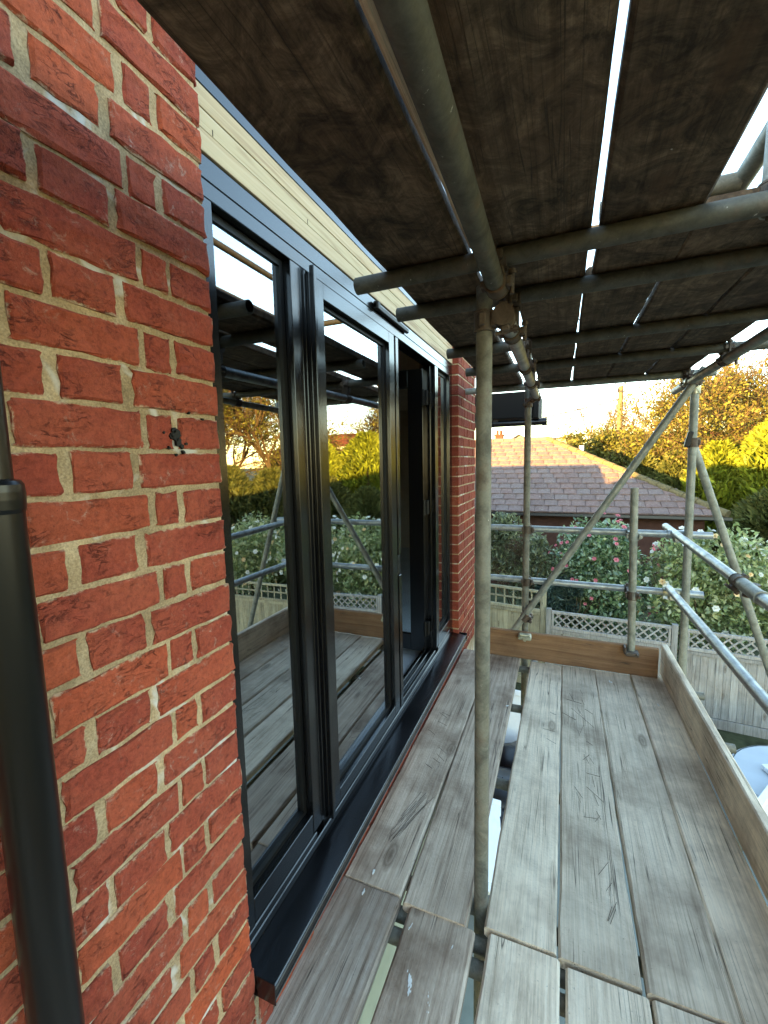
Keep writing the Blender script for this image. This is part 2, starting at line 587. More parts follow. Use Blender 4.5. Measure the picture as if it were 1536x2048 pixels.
MAT_WPETAL = leaf_mat('white_petal', (.72, .70, .58), (.80, .79, .70), (.82, .81, .76), .6, .3, .2)
MAT_YPETAL = leaf_mat('apricot_petal', (.72, .48, .20), (.78, .56, .28), (.80, .64, .38), .6, .3, .2)
MAT_SACK = plain('black_rubble_sack', (.004, .004, .005), .35, 0, .5, .3, 20, .5)
MAT_TUB = plain('grey_tub', (.52, .56, .58), .5, 0, .4, .1, 3, .05)
MAT_SCRATCH = plain('scratch', (.03, .022, .016), .9)
MAT_SPLASH = plain('white_paint', (.72, .71, .67), .7)
MAT_FLASH = plain('dark_flashing', (.012, .014, .018), .20, .0, .6, .1, 10, .05)

DECK = -1.52                    # top of the scaffold boards
UP = 0.56                       # underside of the upper boards
GROUND = -4.40

# ------------------------------------------------------------------ setting: ground
g = MB()
g.add([(-400, -400, GROUND), (400, -400, GROUND), (400, 400, GROUND), (-400, 400, GROUND)], [(0, 1, 2, 3)])
tag(g.build('ground', MAT_GRASS), kind='structure')
g = MB(); g.box(-1.0, 6.5, -5.0, 7.35, GROUND - .05, GROUND + .012)
tag(g.build('patio', MAT_PATIO), kind='structure')

# ------------------------------------------------------------------ the house wall: bricks one by one
def brick_mesh(L, H, D, seed, ny=6, nz=3, rough=.0022):
    """front face at x=0 facing +x, centred in y and z, body back to x=-D"""
    rr = np.random.default_rng(seed)
    vs = []; fs = []
    e = .0045
    ys = np.concatenate([[-L / 2, -L / 2 + e], np.linspace(-L / 2, L / 2, ny)[1:-1], [L / 2 - e, L / 2]])
    zs = np.concatenate([[-H / 2, -H / 2 + e], np.linspace(-H / 2, H / 2, nz)[1:-1], [H / 2 - e, H / 2]])
    for j, z in enumerate(zs):
        for i, y in enumerate(ys):
            edge = i in (0, len(ys) - 1) or j in (0, len(zs) - 1)
            x = -e * .9 if edge else 0
            x += rr.normal(0, rough * .55)
            oy = rr.normal(0, rough * .8) if i in (0, 1, len(ys) - 2, len(ys) - 1) else 0
            oz = rr.normal(0, rough * .7) if j in (0, 1, len(zs) - 2, len(zs) - 1) else 0
            vs.append((x, y + oy, z + oz))
    W_ = len(ys); H_ = len(zs)
    for j in range(H_ - 1):
        for i in range(W_ - 1):
            fs.append((j * W_ + i, j * W_ + i + 1, (j + 1) * W_ + i + 1, (j + 1) * W_ + i))
    # body sides
    loop = [i for i in range(W_)] + [j * W_ + W_ - 1 for j in range(1, H_)] + [(H_ - 1) * W_ + i for i in range(W_ - 2, -1, -1)] + [j * W_ for j in range(H_ - 2, 0, -1)]
    b0 = len(vs)
    for k in loop:
        vs.append((-D, vs[k][1], vs[k][2]))
    n = len(loop)
    for k in range(n):
        fs.append((loop[k], b0 + k, b0 + (k + 1) % n, loop[(k + 1) % n]))
    return vs, fs


BRICK_CACHE = {}


def brick(parent, L, H, D, y, z, mat, x=0.0, fine=True):
    var = random.randrange(5)
    key = (round(L, 3), round(H, 3), round(D, 3), mat.name, var, fine)
    if key not in BRICK_CACHE:
        v, f = brick_mesh(L, H, D, hash(key[:3]) % 9999 + var, 7 if (fine and L > .15) else (4 if fine else 3), 4 if fine else 3, .0022 if fine else .0016)
        BRICK_CACHE[key] = mesh_np('brick', v, f, mat, False)
    return put('brick', BRICK_CACHE[key], (x + random.uniform(-.0006, .0022), y, z), parent, (0, 0, 0) if not fine else (random.gauss(0, .004), 0, random.gauss(0, .004)))


PITCH = .0743
JOINT0 = .252                   # centre of one bed joint
OPEN0, OPEN1 = .775, 3.222      # the door opening along y
wall = thing('brick_wall', (0, .3, GROUND), 'red brick house wall with pale mortar left of the black doors, running on below their sill', 'brick wall')
m = MB()
m.box(-.30, -.0048, -3.5, OPEN0 - .006, GROUND, 1.10)
m.build('mortar', MAT_MORTAR, wall)
m = MB(); m.box(-.30, -.0062, OPEN0 - .006, OPEN1 + .004, -1.76, -1.412)
m.build('mortar', MAT_MORTAR, wall)
m = MB(); m.box(-.30, .012, OPEN0 - .006, OPEN1 + .004, GROUND, -1.762)
m.build('render_band', plain('pale_green_render', (.33, .37, .32), .85, 0, .2, .15, 4, .1), wall)
count = 0
for k in range(-12, 24):
    zc = JOINT0 - PITCH * (k + .5)
    zj = 0
    y = OPEN0 + random.gauss(0, .002)
    rowA = (k % 2 == 0)
    seq = [.104, .054] if rowA else []
    bondL = [.206, .102]
    i = 0
    while y > .06:
        if rowA and i < 2: L = seq[i]
        else:
            kk = i - 2 if rowA else i
            L = bondL[kk % 2]
        yc = y - L / 2
        brick(wall, L + random.gauss(0, .0018), .0648 + random.gauss(0, .0012), .07, yc, zc + random.gauss(0, .0011), MAT_BRICK)
        count += 1
        gap = .0135 if (rowA and i in (0, 1)) else .018
        y -= L + gap + random.gauss(0, .0022)
        i += 1
m = MB(); rq = random.Random(5)
for (yy, zz, rad) in ((.652, .060, .011), (.657, .050, .008), (.647, .071, .006), (.665, .040, .005), (.640, .058, .004), (.634, .036, .003), (.669, .028, .0035), (.676, .045, .003), (.650, .022, .0025), (.624, .065, .002), (.690, .108, .0025), (.725, .098, .003)):
    ring = [(.0045, yy + rad * rq.uniform(.6, 1.3) * math.cos(2 * PI * q / 9), zz + rad * rq.uniform(.6, 1.4) * math.sin(2 * PI * q / 9)) for q in range(9)]
    m.add(ring + [(-.002, y_, z_) for _x, y_, z_ in ring] , [tuple(range(9))] + [(q, (q + 1) % 9, 9 + (q + 1) % 9, 9 + q) for q in range(9)])
m.build('black_splatter', MAT_GASKET, wall)
# courses under the sill
for r_ in range(4):
    zc = -1.412 - .012 - .032 - r_ * PITCH
    y = OPEN0 + .02 + (0 if r_ % 2 == 0 else -.05)
    i = r_ % 2
    while y < OPEN1 + .1:
        L = (.206, .102)[i % 2]
        if y + L > OPEN1: L = max(.04, OPEN1 - y)
        brick(wall, L, .0635, .07, y + L / 2, zc, MAT_BRICK)
        y += L + .011; i += 1
        if L < .09: break

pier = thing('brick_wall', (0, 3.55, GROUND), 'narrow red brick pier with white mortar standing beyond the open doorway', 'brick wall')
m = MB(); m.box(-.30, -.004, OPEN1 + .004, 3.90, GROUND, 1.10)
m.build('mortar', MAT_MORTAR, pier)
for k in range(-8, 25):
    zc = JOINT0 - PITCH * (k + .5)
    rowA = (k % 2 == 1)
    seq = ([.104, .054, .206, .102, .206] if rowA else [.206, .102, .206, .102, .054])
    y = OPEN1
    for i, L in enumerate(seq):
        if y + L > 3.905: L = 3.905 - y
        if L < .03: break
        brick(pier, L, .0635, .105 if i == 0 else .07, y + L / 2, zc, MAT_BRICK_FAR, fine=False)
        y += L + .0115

# the rest of the house: shell, room and roofs
house = thing('house', (-4, 0, GROUND), 'body of the brick house behind the black doors, with a dark bare room inside', 'house')
m = MB(); m.box(-3.4, -.31, -9, -3.5, GROUND, .84); m.box(-.31, -.004, -9, -3.505, GROUND, 1.1)
m.box(-3.4, -3.25, -3.495, 3.9, GROUND, .84); m.box(-3.245, -.31, 3.75, 3.9, GROUND, .84); m.box(-3.245, -.31, -3.495, -.9, GROUND, .84)
m.build('wall', MAT_PLASTER, house)
m = MB(); m.box(-3.245, -.18, -.895, 3.745, -1.60, -1.345)
m.build('floor', MAT_FLOOR, house)
m = MB(); m.box(-3.245, -.13, -.895, 3.745, .77, .835)
m.build('ceiling', MAT_PLASTER, house)
m = MB(); m.box(-3.42, -.07, -9, 3.92, .908, .96)
m.build('flat_roof', MAT_FLASH, house)
m = MB(); m.box(-9, -3.43, -12, 1.6, GROUND, .5)
m.build('wall', MAT_WALLDARK, house)
m = MB(); m.prism([(-9.4, .4), (-3.43, .4), (-3.43, .95), (-6.2, 2.15), (-9.4, .6)], 1, -12.3, 1.75)
m.build('roof', MAT_TILE_ORANGE, house)
for yy in (.1, .75, 1.4, 2.05):
    m = MB(); m.box(-3.24, -3.17, yy, yy + .045, -1.344, .769)
    m.build('stud', MAT_STUD, house)
for xx in (-.9, -1.5, -2.1, -2.7):
    m = MB(); m.box(xx, xx + .045, 3.66, 3.744, -1.344, .769)
    m.build('stud', MAT_STUD, house)
m = MB(); m.prism([(-.15, -.20), (-.30, -.66), (-.50, -1.33), (-1.25, -1.02), (-.95, -.62)], 1, 3.10, 3.113)
tag(m.build('sheet_board', plain('plasterboard', (.42, .37, .30), .85, 0, .2, .08, 3, 0), None, at=(-.5, 3.106, -1.33)), 'pale plasterboard sheet leaning inside the room, seen through the open doorway', 'board')

# ------------------------------------------------------------------ black glazed doors
door = thing('glazed_doors', (-.08, 2.0, -1.40), 'black aluminium glazed french doors with a narrow fixed sidelight each side, right leaf open', 'doors')
FX = -.05                       # front of the outer frame
ZB, ZT = -1.335, .6965
fr = MB()
b = .0015
fr.box(FX - .075, FX, OPEN0 - .02, .850, ZB, .6045, b)                               # near jamb
fr.box(FX - .075, FX, 3.150, OPEN1 + .04, ZB, .6045, b)                              # far jamb
fr.box(FX - .075, FX, OPEN0 - .02, OPEN1 + .04, .6055, .6435, b)                      # head
fr.build('outer_frame', MAT_ALU, door)
fr = MB(); fr.box(FX - .07, FX - .0008, OPEN0 - .02, OPEN1 + .04, .6465, ZT, b)
fr.build('frame_extension', MAT_ALU, door)
for (a0, a1, a2, a3) in ((1.164, 1.2152, 1.2358, 1.2470), (2.765, 2.7900, 2.8050, 2.832)):
    fr = MB()
    fr.box(FX - .075, FX, a0, a1, ZB + .06, .6045, b); fr.box(FX - .075, FX - .0005, a1 + .0018, a2, ZB + .06, .6045, b); fr.box(FX - .075, FX, a2 + .0018, a3, ZB + .06, .6045, b)
    fr.build('mullion', MAT_ALU, door)
# sash of the sidelights: inner glazing frame, set back
for (a0, a1) in ((.852, 1.162), (2.834, 3.148)):
    sf = MB()
    sf.box(FX - .072, FX - .026, a0, a0 + .010, -1.204, .604); sf.box(FX - .072, FX - .026, a1 - .016, a1, -1.204, .604)
    sf.box(FX - .072, FX - .0265, a0 + .010, a1 - .016, .585, .6035); sf.box(FX - .072, FX - .0265, a0 + .010, a1 - .016, -1.204, -1.190)
    s_ = sf.build('glazing_bead', MAT_GASKET, door)
    fb = MB(); fb.box(FX - .075, FX - .0012, a0, a1, ZB + .055, -1.205, b)
    fb.box(FX - .075, FX + .002, a0 - .04, a1 + .02, ZB + .028, ZB + .052, .003)
    fb.build('bottom_rail', MAT_ALU, door)
    for q, xg in enumerate((FX - .033, FX - .057)):
        gl = MB(); gl.box(xg - .004, xg, a0 + .004, a1 - .010, -1.20, .595)
        gl.build('glass_pane', MAT_GLASS, door)


def leaf(y0, y1, x, parent):
    """door leaf with its face in the plane x, built closed; returns its parts under one empty-less root"""
    sl_, st = .088, .064
    f = MB()
    f.box(x - .06, x, y0, y0 + sl_, -1.285, .596, b); f.box(x - .06, x, y1 - st, y1, -1.285, .596, b)
    f.box(x - .0595, x - .0004, y0 + sl_, y1 - st, .545, .596, b); f.box(x - .0595, x - .0004, y0 + sl_, y1 - st, -1.285, -1.235, b)
    root = f.build('door_leaf', MAT_ALU, parent)
    gb = MB()
    gb.box(x - .056, x - .022, y0 + sl_, y0 + sl_ + .010, -1.234, .544); gb.box(x - .056, x - .022, y1 - st - .014, y1 - st, -1.234, .544)
    gb.box(x - .056, x - .0225, y0 + sl_ + .010, y1 - st - .014, .530, .544); gb.box(x - .056, x - .0225, y0 + sl_ + .010, y1 - st - .014, -1.234, -1.222)
    gb.build('glazing_bead', MAT_GASKET, root)
    for xg in (x - .030, x - .050):
        gl = MB(); gl.box(xg - .004, xg, y0 + sl_ + .005, y1 - st - .008, -1.226, .536)
        gl.build('glass_pane', MAT_GLASS, root)
    return root


leaf1 = leaf(1.2485, 1.998, FX + .012, door)
a = MB(); a.box(FX + .013, FX + .030, 1.2475, 1.266, -1.285, .618, .002)
a.build('weather_strip', MAT_ALU, leaf1)
a = MB(); a.box(FX - .045, FX + .002, 1.9995, 2.012, -1.285, .594, .001); a.box(FX - .03, FX + .014, 2.0135, 2.050, -.47, .593, .002); a.box(FX - .03, FX + .014, 2.0135, 2.050, -1.285, -.575, .002)
a.build('meeting_stile', MAT_ALU, leaf1)
a = MB(); a.box(FX - .028, FX + .008, 2.0145, 2.045, -.570, -.475, .002); a.tube((FX + .008, 2.030, -.505), (FX + .0105, 2.030, -.505), .006, 10)
a.build('lock_plate', MAT_GASKET, leaf1)
# open leaf, swung in about its hinges at the far mullion
f = MB()
yo = 2.70
f.box(-.215, -.115, yo, yo + .06, -1.285, .58, b); f.box(-.89, -.79, yo, yo + .06, -1.285, .58, b)
f.box(-.79, -.215, yo + .0005, yo + .0595, .47, .58, b); f.box(-.79, -.215, yo + .0005, yo + .0595, -1.285, -1.175, b)
leaf2 = f.build('door_leaf', MAT_ALU, door)
for yg in (yo + .018, yo + .042):
    gl = MB(); gl.box(-.785, -.22, yg - .002, yg + .002, -1.17, .465)
    gl.build('glass_pane', MAT_GLASS, leaf2)
for zh in (.40, -.30, -1.12):
    h = MB(); h.tube((-.108, yo - .012, zh - .05), (-.108, yo - .012, zh + .05), .009, 12); h.box(-.112, -.085, yo - .008, yo + .03, zh - .045, zh + .045, .002)
    for q in (-.03, 0, .03):
        h.tube((-.100, yo - .009, zh + q), (-.100, yo - .013, zh + q), .004, 8)
    h.build('hinge', MAT_GASKET, leaf2)
jr = MB(); jr.box(FX - .074, FX - .03, 2.752, 2.763, ZB + .06, .604, .002); jr.box(FX - .09, FX - .076, 2.765, 2.80, ZB + .06, .604, .002)
jr.build('rebate_strip', MAT_ALU, door)
# threshold: stepped track
tr_ = MB()
tr_.box(FX - .11, FX + .004, OPEN0 - .02, OPEN1 + .03, ZB - .002, ZB + .026, .003)
for xx in (FX - .085, FX - .055, FX - .02):
    tr_.box(xx, xx + .012, 1.245, 2.76, ZB + .027, ZB + .045, .002)
tr_.build('threshold', MAT_ALU, door)
tv = MB(); tv.box(FX + .001, FX + .020, 1.78, 2.20, .652, .675, .004); tv.box(FX + .001, FX + .026, 1.78, 1.81, .648, .682, .004)
tv.build('trickle_vent', MAT_GASKET, door)
sl = MB()
sl.prism([(FX - .03, -1.360), (FX + .0, -1.338), (.052, -1.352), (.056, -1.356), (.056, -1.392), (.040, -1.398), (.040, -1.380), (FX - .03, -1.375)], 1, OPEN0 + .012, OPEN1 + .022)
sill = sl.build('sill', MAT_ALU, door)
se = MB(); se.box(FX - .02, .060, OPEN0 + .008, OPEN0 + .0115, -1.402, -1.340, .001); se.box(FX - .02, .060, OPEN1 + .0225, OPEN1 + .026, -1.402, -1.340, .001)
se.build('end_cap', MAT_ALU, sill)
sb_ = MB(); sb_.box(.0565, .0585, OPEN0 + .012, OPEN1 + .022, -1.3595, -1.3545); sb_.box(.0565, .0585, OPEN0 + .012, OPEN1 + .022, -1.392, -1.388)
sb_.build('drip_bead', plain('pale_edge', (.16, .15, .14), .35, .4), sill)  # thin pale lines along the front edges of the sill

# pine timbers over the doors
beam = thing('timber_beam', (-.08, 2.0, .70), 'pale new pine beam of stacked timbers above the black doors', 'timber beam')
for (x0, x1, z0, z1) in ((-.12, -.0455, .6995, .7465), (-.12, -.0462, .7478, .7890), (-.12, -.0450, .7905, .8370)):
    m = MB(); m.box(x0, x1, OPEN0 - .006, OPEN1 + .004, z0, z1, .0012)
    m.build('timber', MAT_PINE, beam, at=(-.08, 2.0, (z0 + z1) / 2))
tmk = MB(); tmk.box(-.0461, -.0456, .862, .8645, .749, .763); tmk.box(-.0461, -.0456, 1.265, 1.2675, .7485, .763)
tmk.build('pencil_mark', MAT_SCRATCH, beam)
fl = MB(); fl.box(-.12, -.0455, OPEN0 - .006, OPEN1 + .004, .8400, .905, .001)
tag(fl.build('roof_flashing', MAT_FLASH, None, at=(-.06, 2.0, .842)), 'dark metal roof edge trim along the top of the pale pine beam', 'roof trim')

# black downpipe at the left edge
dp = thing('downpipe', (.048, .3175, GROUND), 'black plastic downpipe fixed to the brick wall at the left edge', 'downpipe')
PX, PY = .048, .3175
m = MB(); m.tube((PX, PY, -.034), (PX, PY, 1.1), .0242, 32)
m.build('pipe', MAT_PLASTIC, dp)
m = MB(); m.tube((PX, PY, GROUND), (PX, PY, -.055), .0322, 32)
m.build('pipe', MAT_PLASTIC, dp)
m = MB()
prof = [(-.0555, .0325), (-.05, .0342), (-.038, .0348), (-.028, .0348), (-.019, .0342), (-.014, .031), (-.012, .0243)]
for q in range(len(prof) - 1):
    m.tube((PX, PY, prof[q][0]), (PX, PY, prof[q + 1][0]), prof[q][1], 32, None, prof[q + 1][1], False)
m.build('socket_collar', MAT_PLASTIC, dp)

# eave of the lower roof beyond the pier
ev = thing('roof_eave', (.0, 4.7, .30), 'black eave box with a gutter under it, sticking out beyond the brick pier', 'roof eave')
m = MB(); m.box(-1.4, .44, 4.55, 5.3, .405, .66, .006)
m.build('soffit_box', MAT_DARKWOOD, ev)
m = MB(); m.box(.445, .492, 4.53, 5.32, .395, .665, .004)
m.build('barge_board', MAT_DARKWOOD, ev)
m = MB(); m.tube((-1.4, 4.60, .352), (.54, 4.60, .360), .031, 18, .004)
m.tube((.525, 4.60, .36), (.568, 4.60, .3602), .038, 18)
m.build('gutter', MAT_PLASTIC, ev)
m = MB(); m.box(.05, .10, 4.575, 4.70, .372, .404)
m.build('gutter_bracket', MAT_PLASTIC, ev)
m = MB(); m.box(-1.4, -.25, 4.75, 5.2, GROUND, .4)
m.build('wall', MAT_WALLDARK, ev)

# ------------------------------------------------------------------ scaffolding
sc = thing('scaffolding', (.5, 1.34, GROUND), 'galvanised tube scaffolding round the boarded walkway beside the doors', 'scaffolding')


def tube(name, p0, p1, mat=None, r=.02415):
    mid = (Vector(p0) + Vector(p1)) / 2
    m = MB(); m.tube(p0, p1, r, 24, .004)
    return m.build(name, mat or MAT_STEEL, sc, at=mid)


def coupler(par, p, a, bdir, mat=None, off=None):
    """two collars at right angles with flaps and bolts, on tubes running along a and bdir; off = vector from first to second tube"""
    p = Vector(p); a = Vector(a).normalized(); bdir = Vector(bdir).normalized()
    off = Vector(off)
    m = MB()
    n = off.normalized()
    for (c, d) in ((p, a), (p + off, bdir)):
        m.tube(c - d * .026, c + d * .026, .0295, 18)
        m.tube(c - d * .029, c - d * .024, .0312, 18); m.tube(c + d * .024, c + d * .029, .0312, 18)
        side = d.cross(n)
        rot = Matrix((side, d, n)).transposed()
        # flap and swing bolt
        m.rbox(c + side * .036, (.018, .042, .026), rot, .004)
        m.tube(c + side * .042 - n * .030, c + side * .042 + n * .034, .0062, 10)
        m.tube(c + side * .042 + n * .020, c + side * .042 + n * .031, .0115, 6)
        m.rbox(c - side * .034, (.014, .036, .020), rot, .003)
    rot = Matrix((a, n.cross(a), n)).transposed() if abs(a.dot(n)) < .9 else None
    m.rbox(p + off * .5, (.045, .045, max(.02, off.length - .045)), rot, .004)
    return m.build('coupler', mat or MAT_COUPLER, par, at=p)


X_, Y_, Z_ = Vector((1, 0, 0)), Vector((0, 1, 0)), Vector((0, 0, 1))
# standards
s1 = tube('standard', (.493, 1.355, GROUND + .02), (.490, 1.360, .505), MAT_STEEL_OLD)
s2 = tube('standard', (.490, 3.415, GROUND + .02), (.470, 3.415, 1.4), MAT_STEEL_OLD)
s3 = tube('standard', (1.560, 3.415, GROUND + .02), (1.496, 3.415, .445), MAT_STEEL)
s4 = tube('standard', (1.138, 1.30, .535), (1.168, 1.33, 1.9), MAT_STEEL)
s5 = tube('standard', (.50, -1.2, GROUND + .02), (.50, -1.2, 1.9), MAT_STEEL_OLD)
s6 = tube('standard', (1.52, -.9, GROUND + .02), (1.52, -.9, 1.9), MAT_STEEL)
# short post clamped to the end toe board
sp = tube('post', (1.190, 3.300, -1.33), (1.166, 3.300, -.205), MAT_STEEL)
m = MB(); m.rbox((1.192, 3.285, -1.345), (.085, .075, .028), None, .006); m.rbox((1.150, 3.285, -1.325), (.014, .07, .05), None, .004); m.tube((1.22, 3.262, -1.34), (1.22, 3.23, -1.34), .007, 10)
m.build('board_clip', MAT_COUPLER, sp)
m = MB(); m.rbox((.488, 3.295, -1.328), (.095, .09, .030), None, .008); m.tube((.455, 3.262, -1.305), (.525, 3.262, -1.305), .012, 12); m.tube((.49, 3.26, -1.335), (.49, 3.24, -1.335), .012, 8)
m.build('board_clip', MAT_COUPLER_Z, s2)
# upper ledgers
l1 = tube('ledger', (.590, -1.6, .452), (.535, 1.300, .470), MAT_STEEL_SHADE)
l2 = tube('ledger', (.550, 1.36, .416), (.528, 3.50, .452), MAT_STEEL_NEW)
l3 = tube('ledger', (1.462, 3.80, .468), (1.480, .60, .500), MAT_STEEL)
l4 = tube('ledger', (1.46, 3.55, .655), (1.56, -.8, .70), MAT_STEEL)
# transoms under the upper boards
TZ = UP - .0255
tt = []
for (y0, y1, xa, xb, dz, mt) in ((1.266, 1.228, .120, 1.55, 0, MAT_STEEL_SHADE), (1.566, 1.540, .143, 1.60, 0, MAT_STEEL_SHADE), (2.225, 2.145, .166, 1.70, 0, MAT_STEEL_SHADE), (2.735, 2.745, .155, 1.72, 0, MAT_STEEL_SHADE), (3.482, 3.486, -.060, 1.62, 0, MAT_STEEL)):
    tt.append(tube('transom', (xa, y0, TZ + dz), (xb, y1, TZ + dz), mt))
m = MB(); m.tube((-.085, 3.482, TZ), (-.045, 3.482, TZ), .0262, 18)
m.build('end_cap', MAT_YELLOW, tt[4])
t0_ = tube('transom', (.10, .02, TZ), (1.55, -.02, TZ), MAT_STEEL_OLD)
t9_ = tube('transom', (.10, -.9, TZ), (1.55, -.92, TZ), MAT_STEEL_OLD)
tube('guard_rail', (1.150, 1.31, .745), (1.165, 3.3, .755), MAT_STEEL)
tube('putlog', (.80, 1.545, .735), (1.142, 1.545, .735), MAT_STEEL_OLD)
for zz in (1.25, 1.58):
    tube('guard_rail', (1.46, -1.2, zz), (1.46, 3.80, zz + .01), MAT_STEEL_BACKLIT)
    tube('guard_rail', (1.30, 3.44, zz - .05), (.10, 3.44, zz - .05), MAT_STEEL_BACKLIT)
s7 = tube('standard', (1.405, 3.38, .60), (1.405, 3.38, 1.85), MAT_STEEL)
s8 = tube('standard', (1.405, 1.62, .60), (1.405, 1.62, 1.85), MAT_STEEL)
for zz in (1.253, 1.583):
    coupler(s7, (1.405, 3.38, zz), Z_, Y_, MAT_COUPLER, (.053, 0, .004))
    coupler(s8, (1.405, 1.62, zz), Z_, Y_, MAT_COUPLER, (.053, 0, .003))
# deck supports
for (y0, xa, xb) in ((1.19, .05, 1.62), (1.262, .05, 1.62), (1.38, .05, 1.62), (2.02, .05, 1.62), (2.72, .05, 1.62), (3.28, .05, 1.62), (.35, .05, 1.62), (-.7, .05, 1.62)):
    tube('transom', (xa, y0, DECK - .038 - .0255), (xb, y0 + .01, DECK - .038 - .0255), MAT_STEEL_OLD)
tube('ledger', (.548, -1.3, DECK - .115), (.548, 3.8, DECK - .115), MAT_STEEL_OLD)
tube('ledger', (1.50, -1.3, DECK - .115), (1.50, 3.7, DECK - .115), MAT_STEEL_OLD)
# end guard rails
g1 = tube('guard_rail', (.155, 3.465, -.530), (1.655, 3.465, -.534), MAT_STEEL_NEW)
g2 = tube('guard_rail', (.100, 3.465, -.935), (1.625, 3.465, -.944), MAT_STEEL_NEW)
# side guard rails
g3 = tube('guard_rail', (1.435, 3.72, -.515), (1.462, .55, -.600), MAT_STEEL_NEW)
g4 = tube('guard_rail', (1.418, 3.42, -.905), (1.440, .55, -.905), MAT_STEEL_NEW)
tube('guard_rail', (1.462, .90, -.640), (1.48, -1.5, -.66), MAT_STEEL_NEW)
tube('guard_rail', (1.46, .90, -.935), (1.48, -1.5, -.935), MAT_STEEL_NEW)
# braces
b1 = tube('brace', (1.530, 3.360, .545), (.385, 3.372, -1.345), MAT_STEEL)
b2 = tube('brace', (1.500, 3.465, .12), (2.42, 3.56, -2.55), MAT_STEEL)
# couplers
coupler(s1, (.490, 1.357, .405), Z_, Y_, MAT_COUPLER, (.058, 0, .008))
coupler(l1, (.537, 1.262, .470), Y_, X_, MAT_COUPLER, (0, 0, .062))
coupler(l2, (.548, 1.556, .418), Y_, X_, MAT_COUPLER, (0, 0, .10))
coupler(l2, (.543, 2.20, .429), Y_, X_, MAT_COUPLER, (0, 0, .10))
coupler(l2, (.536, 2.735, .438), Y_, X_, MAT_COUPLER, (0, 0, .095))
coupler(l2, (.530, 3.40, .449), Y_, Z_, MAT_COUPLER, (-.055, .012, -.04))
coupler(s3, (1.499, 3.415, .425), Z_, Y_, MAT_COUPLER_Z, (-.035, .0, .05))
coupler(b1, (1.487, 3.362, .475), Vector((1.145, 0, 1.89)), X_, MAT_COUPLER, (.0, .053, .0))
coupler(s3, (1.503, 3.415, .085), Z_, Vector((.32, 0, -1)), MAT_COUPLER, (.006, .05, .0))
coupler(s4, (1.140, 1.305, .575), Z_, X_, MAT_COUPLER, (-.004, -.06, -.03))
coupler(g1, (.484, 3.465, -.531), X_, Z_, MAT_COUPLER, (0, -.05, 0))
coupler(g2, (.486, 3.465, -.937), X_, Z_, MAT_COUPLER, (0, -.05, 0))
coupler(g1, (1.172, 3.465, -.533), X_, Z_, MAT_STEEL, (0, -.16, 0))
coupler(g2, (1.180, 3.465, -.942), X_, Z_, MAT_COUPLER, (0, -.16, 0))
coupler(s2, (.487, 3.415, -1.205), Z_, Vector((1.145, 0, 1.89)), MAT_COUPLER, (.0, -.045, .0))
for (gg, q, mt) in ((g1, (1.455, 3.465, -.533), MAT_STEEL_NEW), (g2, (1.445, 3.465, -.942), MAT_COUPLER_Z)):
    m = MB(); q = Vector(q)
    m.tube(q - X_ * .055, q + X_ * .055, .0295, 18); m.tube(q - X_ * .058, q - X_ * .052, .031, 18); m.rbox(q + Vector((0, -.02, -.03)), (.05, .05, .04), None, .006)
    m.build('coupler', mt, gg, at=q)
coupler(l3, (1.470, 2.755, .480), Y_, X_, MAT_COUPLER, (0, 0, .055))
coupler(l3, (1.464, 3.47, .471), Y_, X_, MAT_COUPLER, (0, 0, .058))
coupler(l3, (1.473, 2.12, .486), Y_, X_, MAT_COUPLER, (0, 0, .050))
coupler(g3, (1.446, 2.30, -.553), Y_, Z_, MAT_COUPLER, (.045, 0, -.035))
m = MB(); d_ = Vector((.027, -3.17, -.085)).normalized(); q = Vector((1.448, 2.20, -.5555))
m.tube(q - d_ * .13, q + d_ * .13, .0275, 20); m.tube(q + d_ * .12, q + d_ * .135, .0305, 20)
m.build('sleeve_coupler', MAT_STEEL, g3, at=q)
m = MB(); m.rbox((.0, 0, 0), (.03, .03, .10), Matrix.Rotation(R(12), 3, 'Y'), .004)
m.v = [(x + 1.468, y + 3.37, z + .105) for x, y, z in m.v]
m.build('coupler_flap', MAT_GASKET, s3)

# ------------------------------------------------------------------ scaffold boards
BT = .038


def board_mesh(name, L, Wd, mat, seed, T=BT, axis=1):
    """board lying flat, long in y, centred, with slightly worn edges and warp"""
    rr = np.random.default_rng(seed)
    n = 18
    ys = np.linspace(-L / 2, L / 2, n)
    bow = rr.normal(0, .0025, 3)
    vs = []; fs = []
    c = .005
    for i, y in enumerate(ys):
        u = y / L
        dx = bow[0] * math.sin(3 * u + rr.normal(0, .1)) + rr.normal(0, .0006)
        dz = bow[1] * math.cos(4 * u) * .5
        w = Wd / 2 + rr.normal(0, .0009)
        e = c * (1 + rr.random() * .8)
        ring = [(-w + e, T / 2), (-w, T / 2 - e), (-w, -T / 2 + e), (-w + e, -T / 2), (w - e, -T / 2), (w, -T / 2 + e), (w, T / 2 - e), (w - e, T / 2)]
        sh = .004 * rr.normal() if i in (0, n - 1) else 0
        for (x, z) in ring:
            vs.append((x + dx, y + sh, z + dz))
    for i in range(n - 1):
        for k in range(8):
            fs.append((i * 8 + k, i * 8 + (k + 1) % 8, (i + 1) * 8 + (k + 1) % 8, (i + 1) * 8 + k))
    fs.append(tuple(range(7, -1, -1))); fs.append(tuple((n - 1) * 8 + k for k in range(8)))
    fs = [tuple(reversed(f)) for f in fs]
    if axis == 0:
        vs = [(y, -x, z) for x, y, z in vs]
    me = bpy.data.meshes.new(name); me.from_pydata(vs, [], fs); me.update()
    import bmesh
    bm = bmesh.new(); bm.from_mesh(me); bmesh.ops.recalc_face_normals(bm, faces=bm.faces); bm.to_mesh(me); bm.free()
    me.materials.append(mat)
    return me


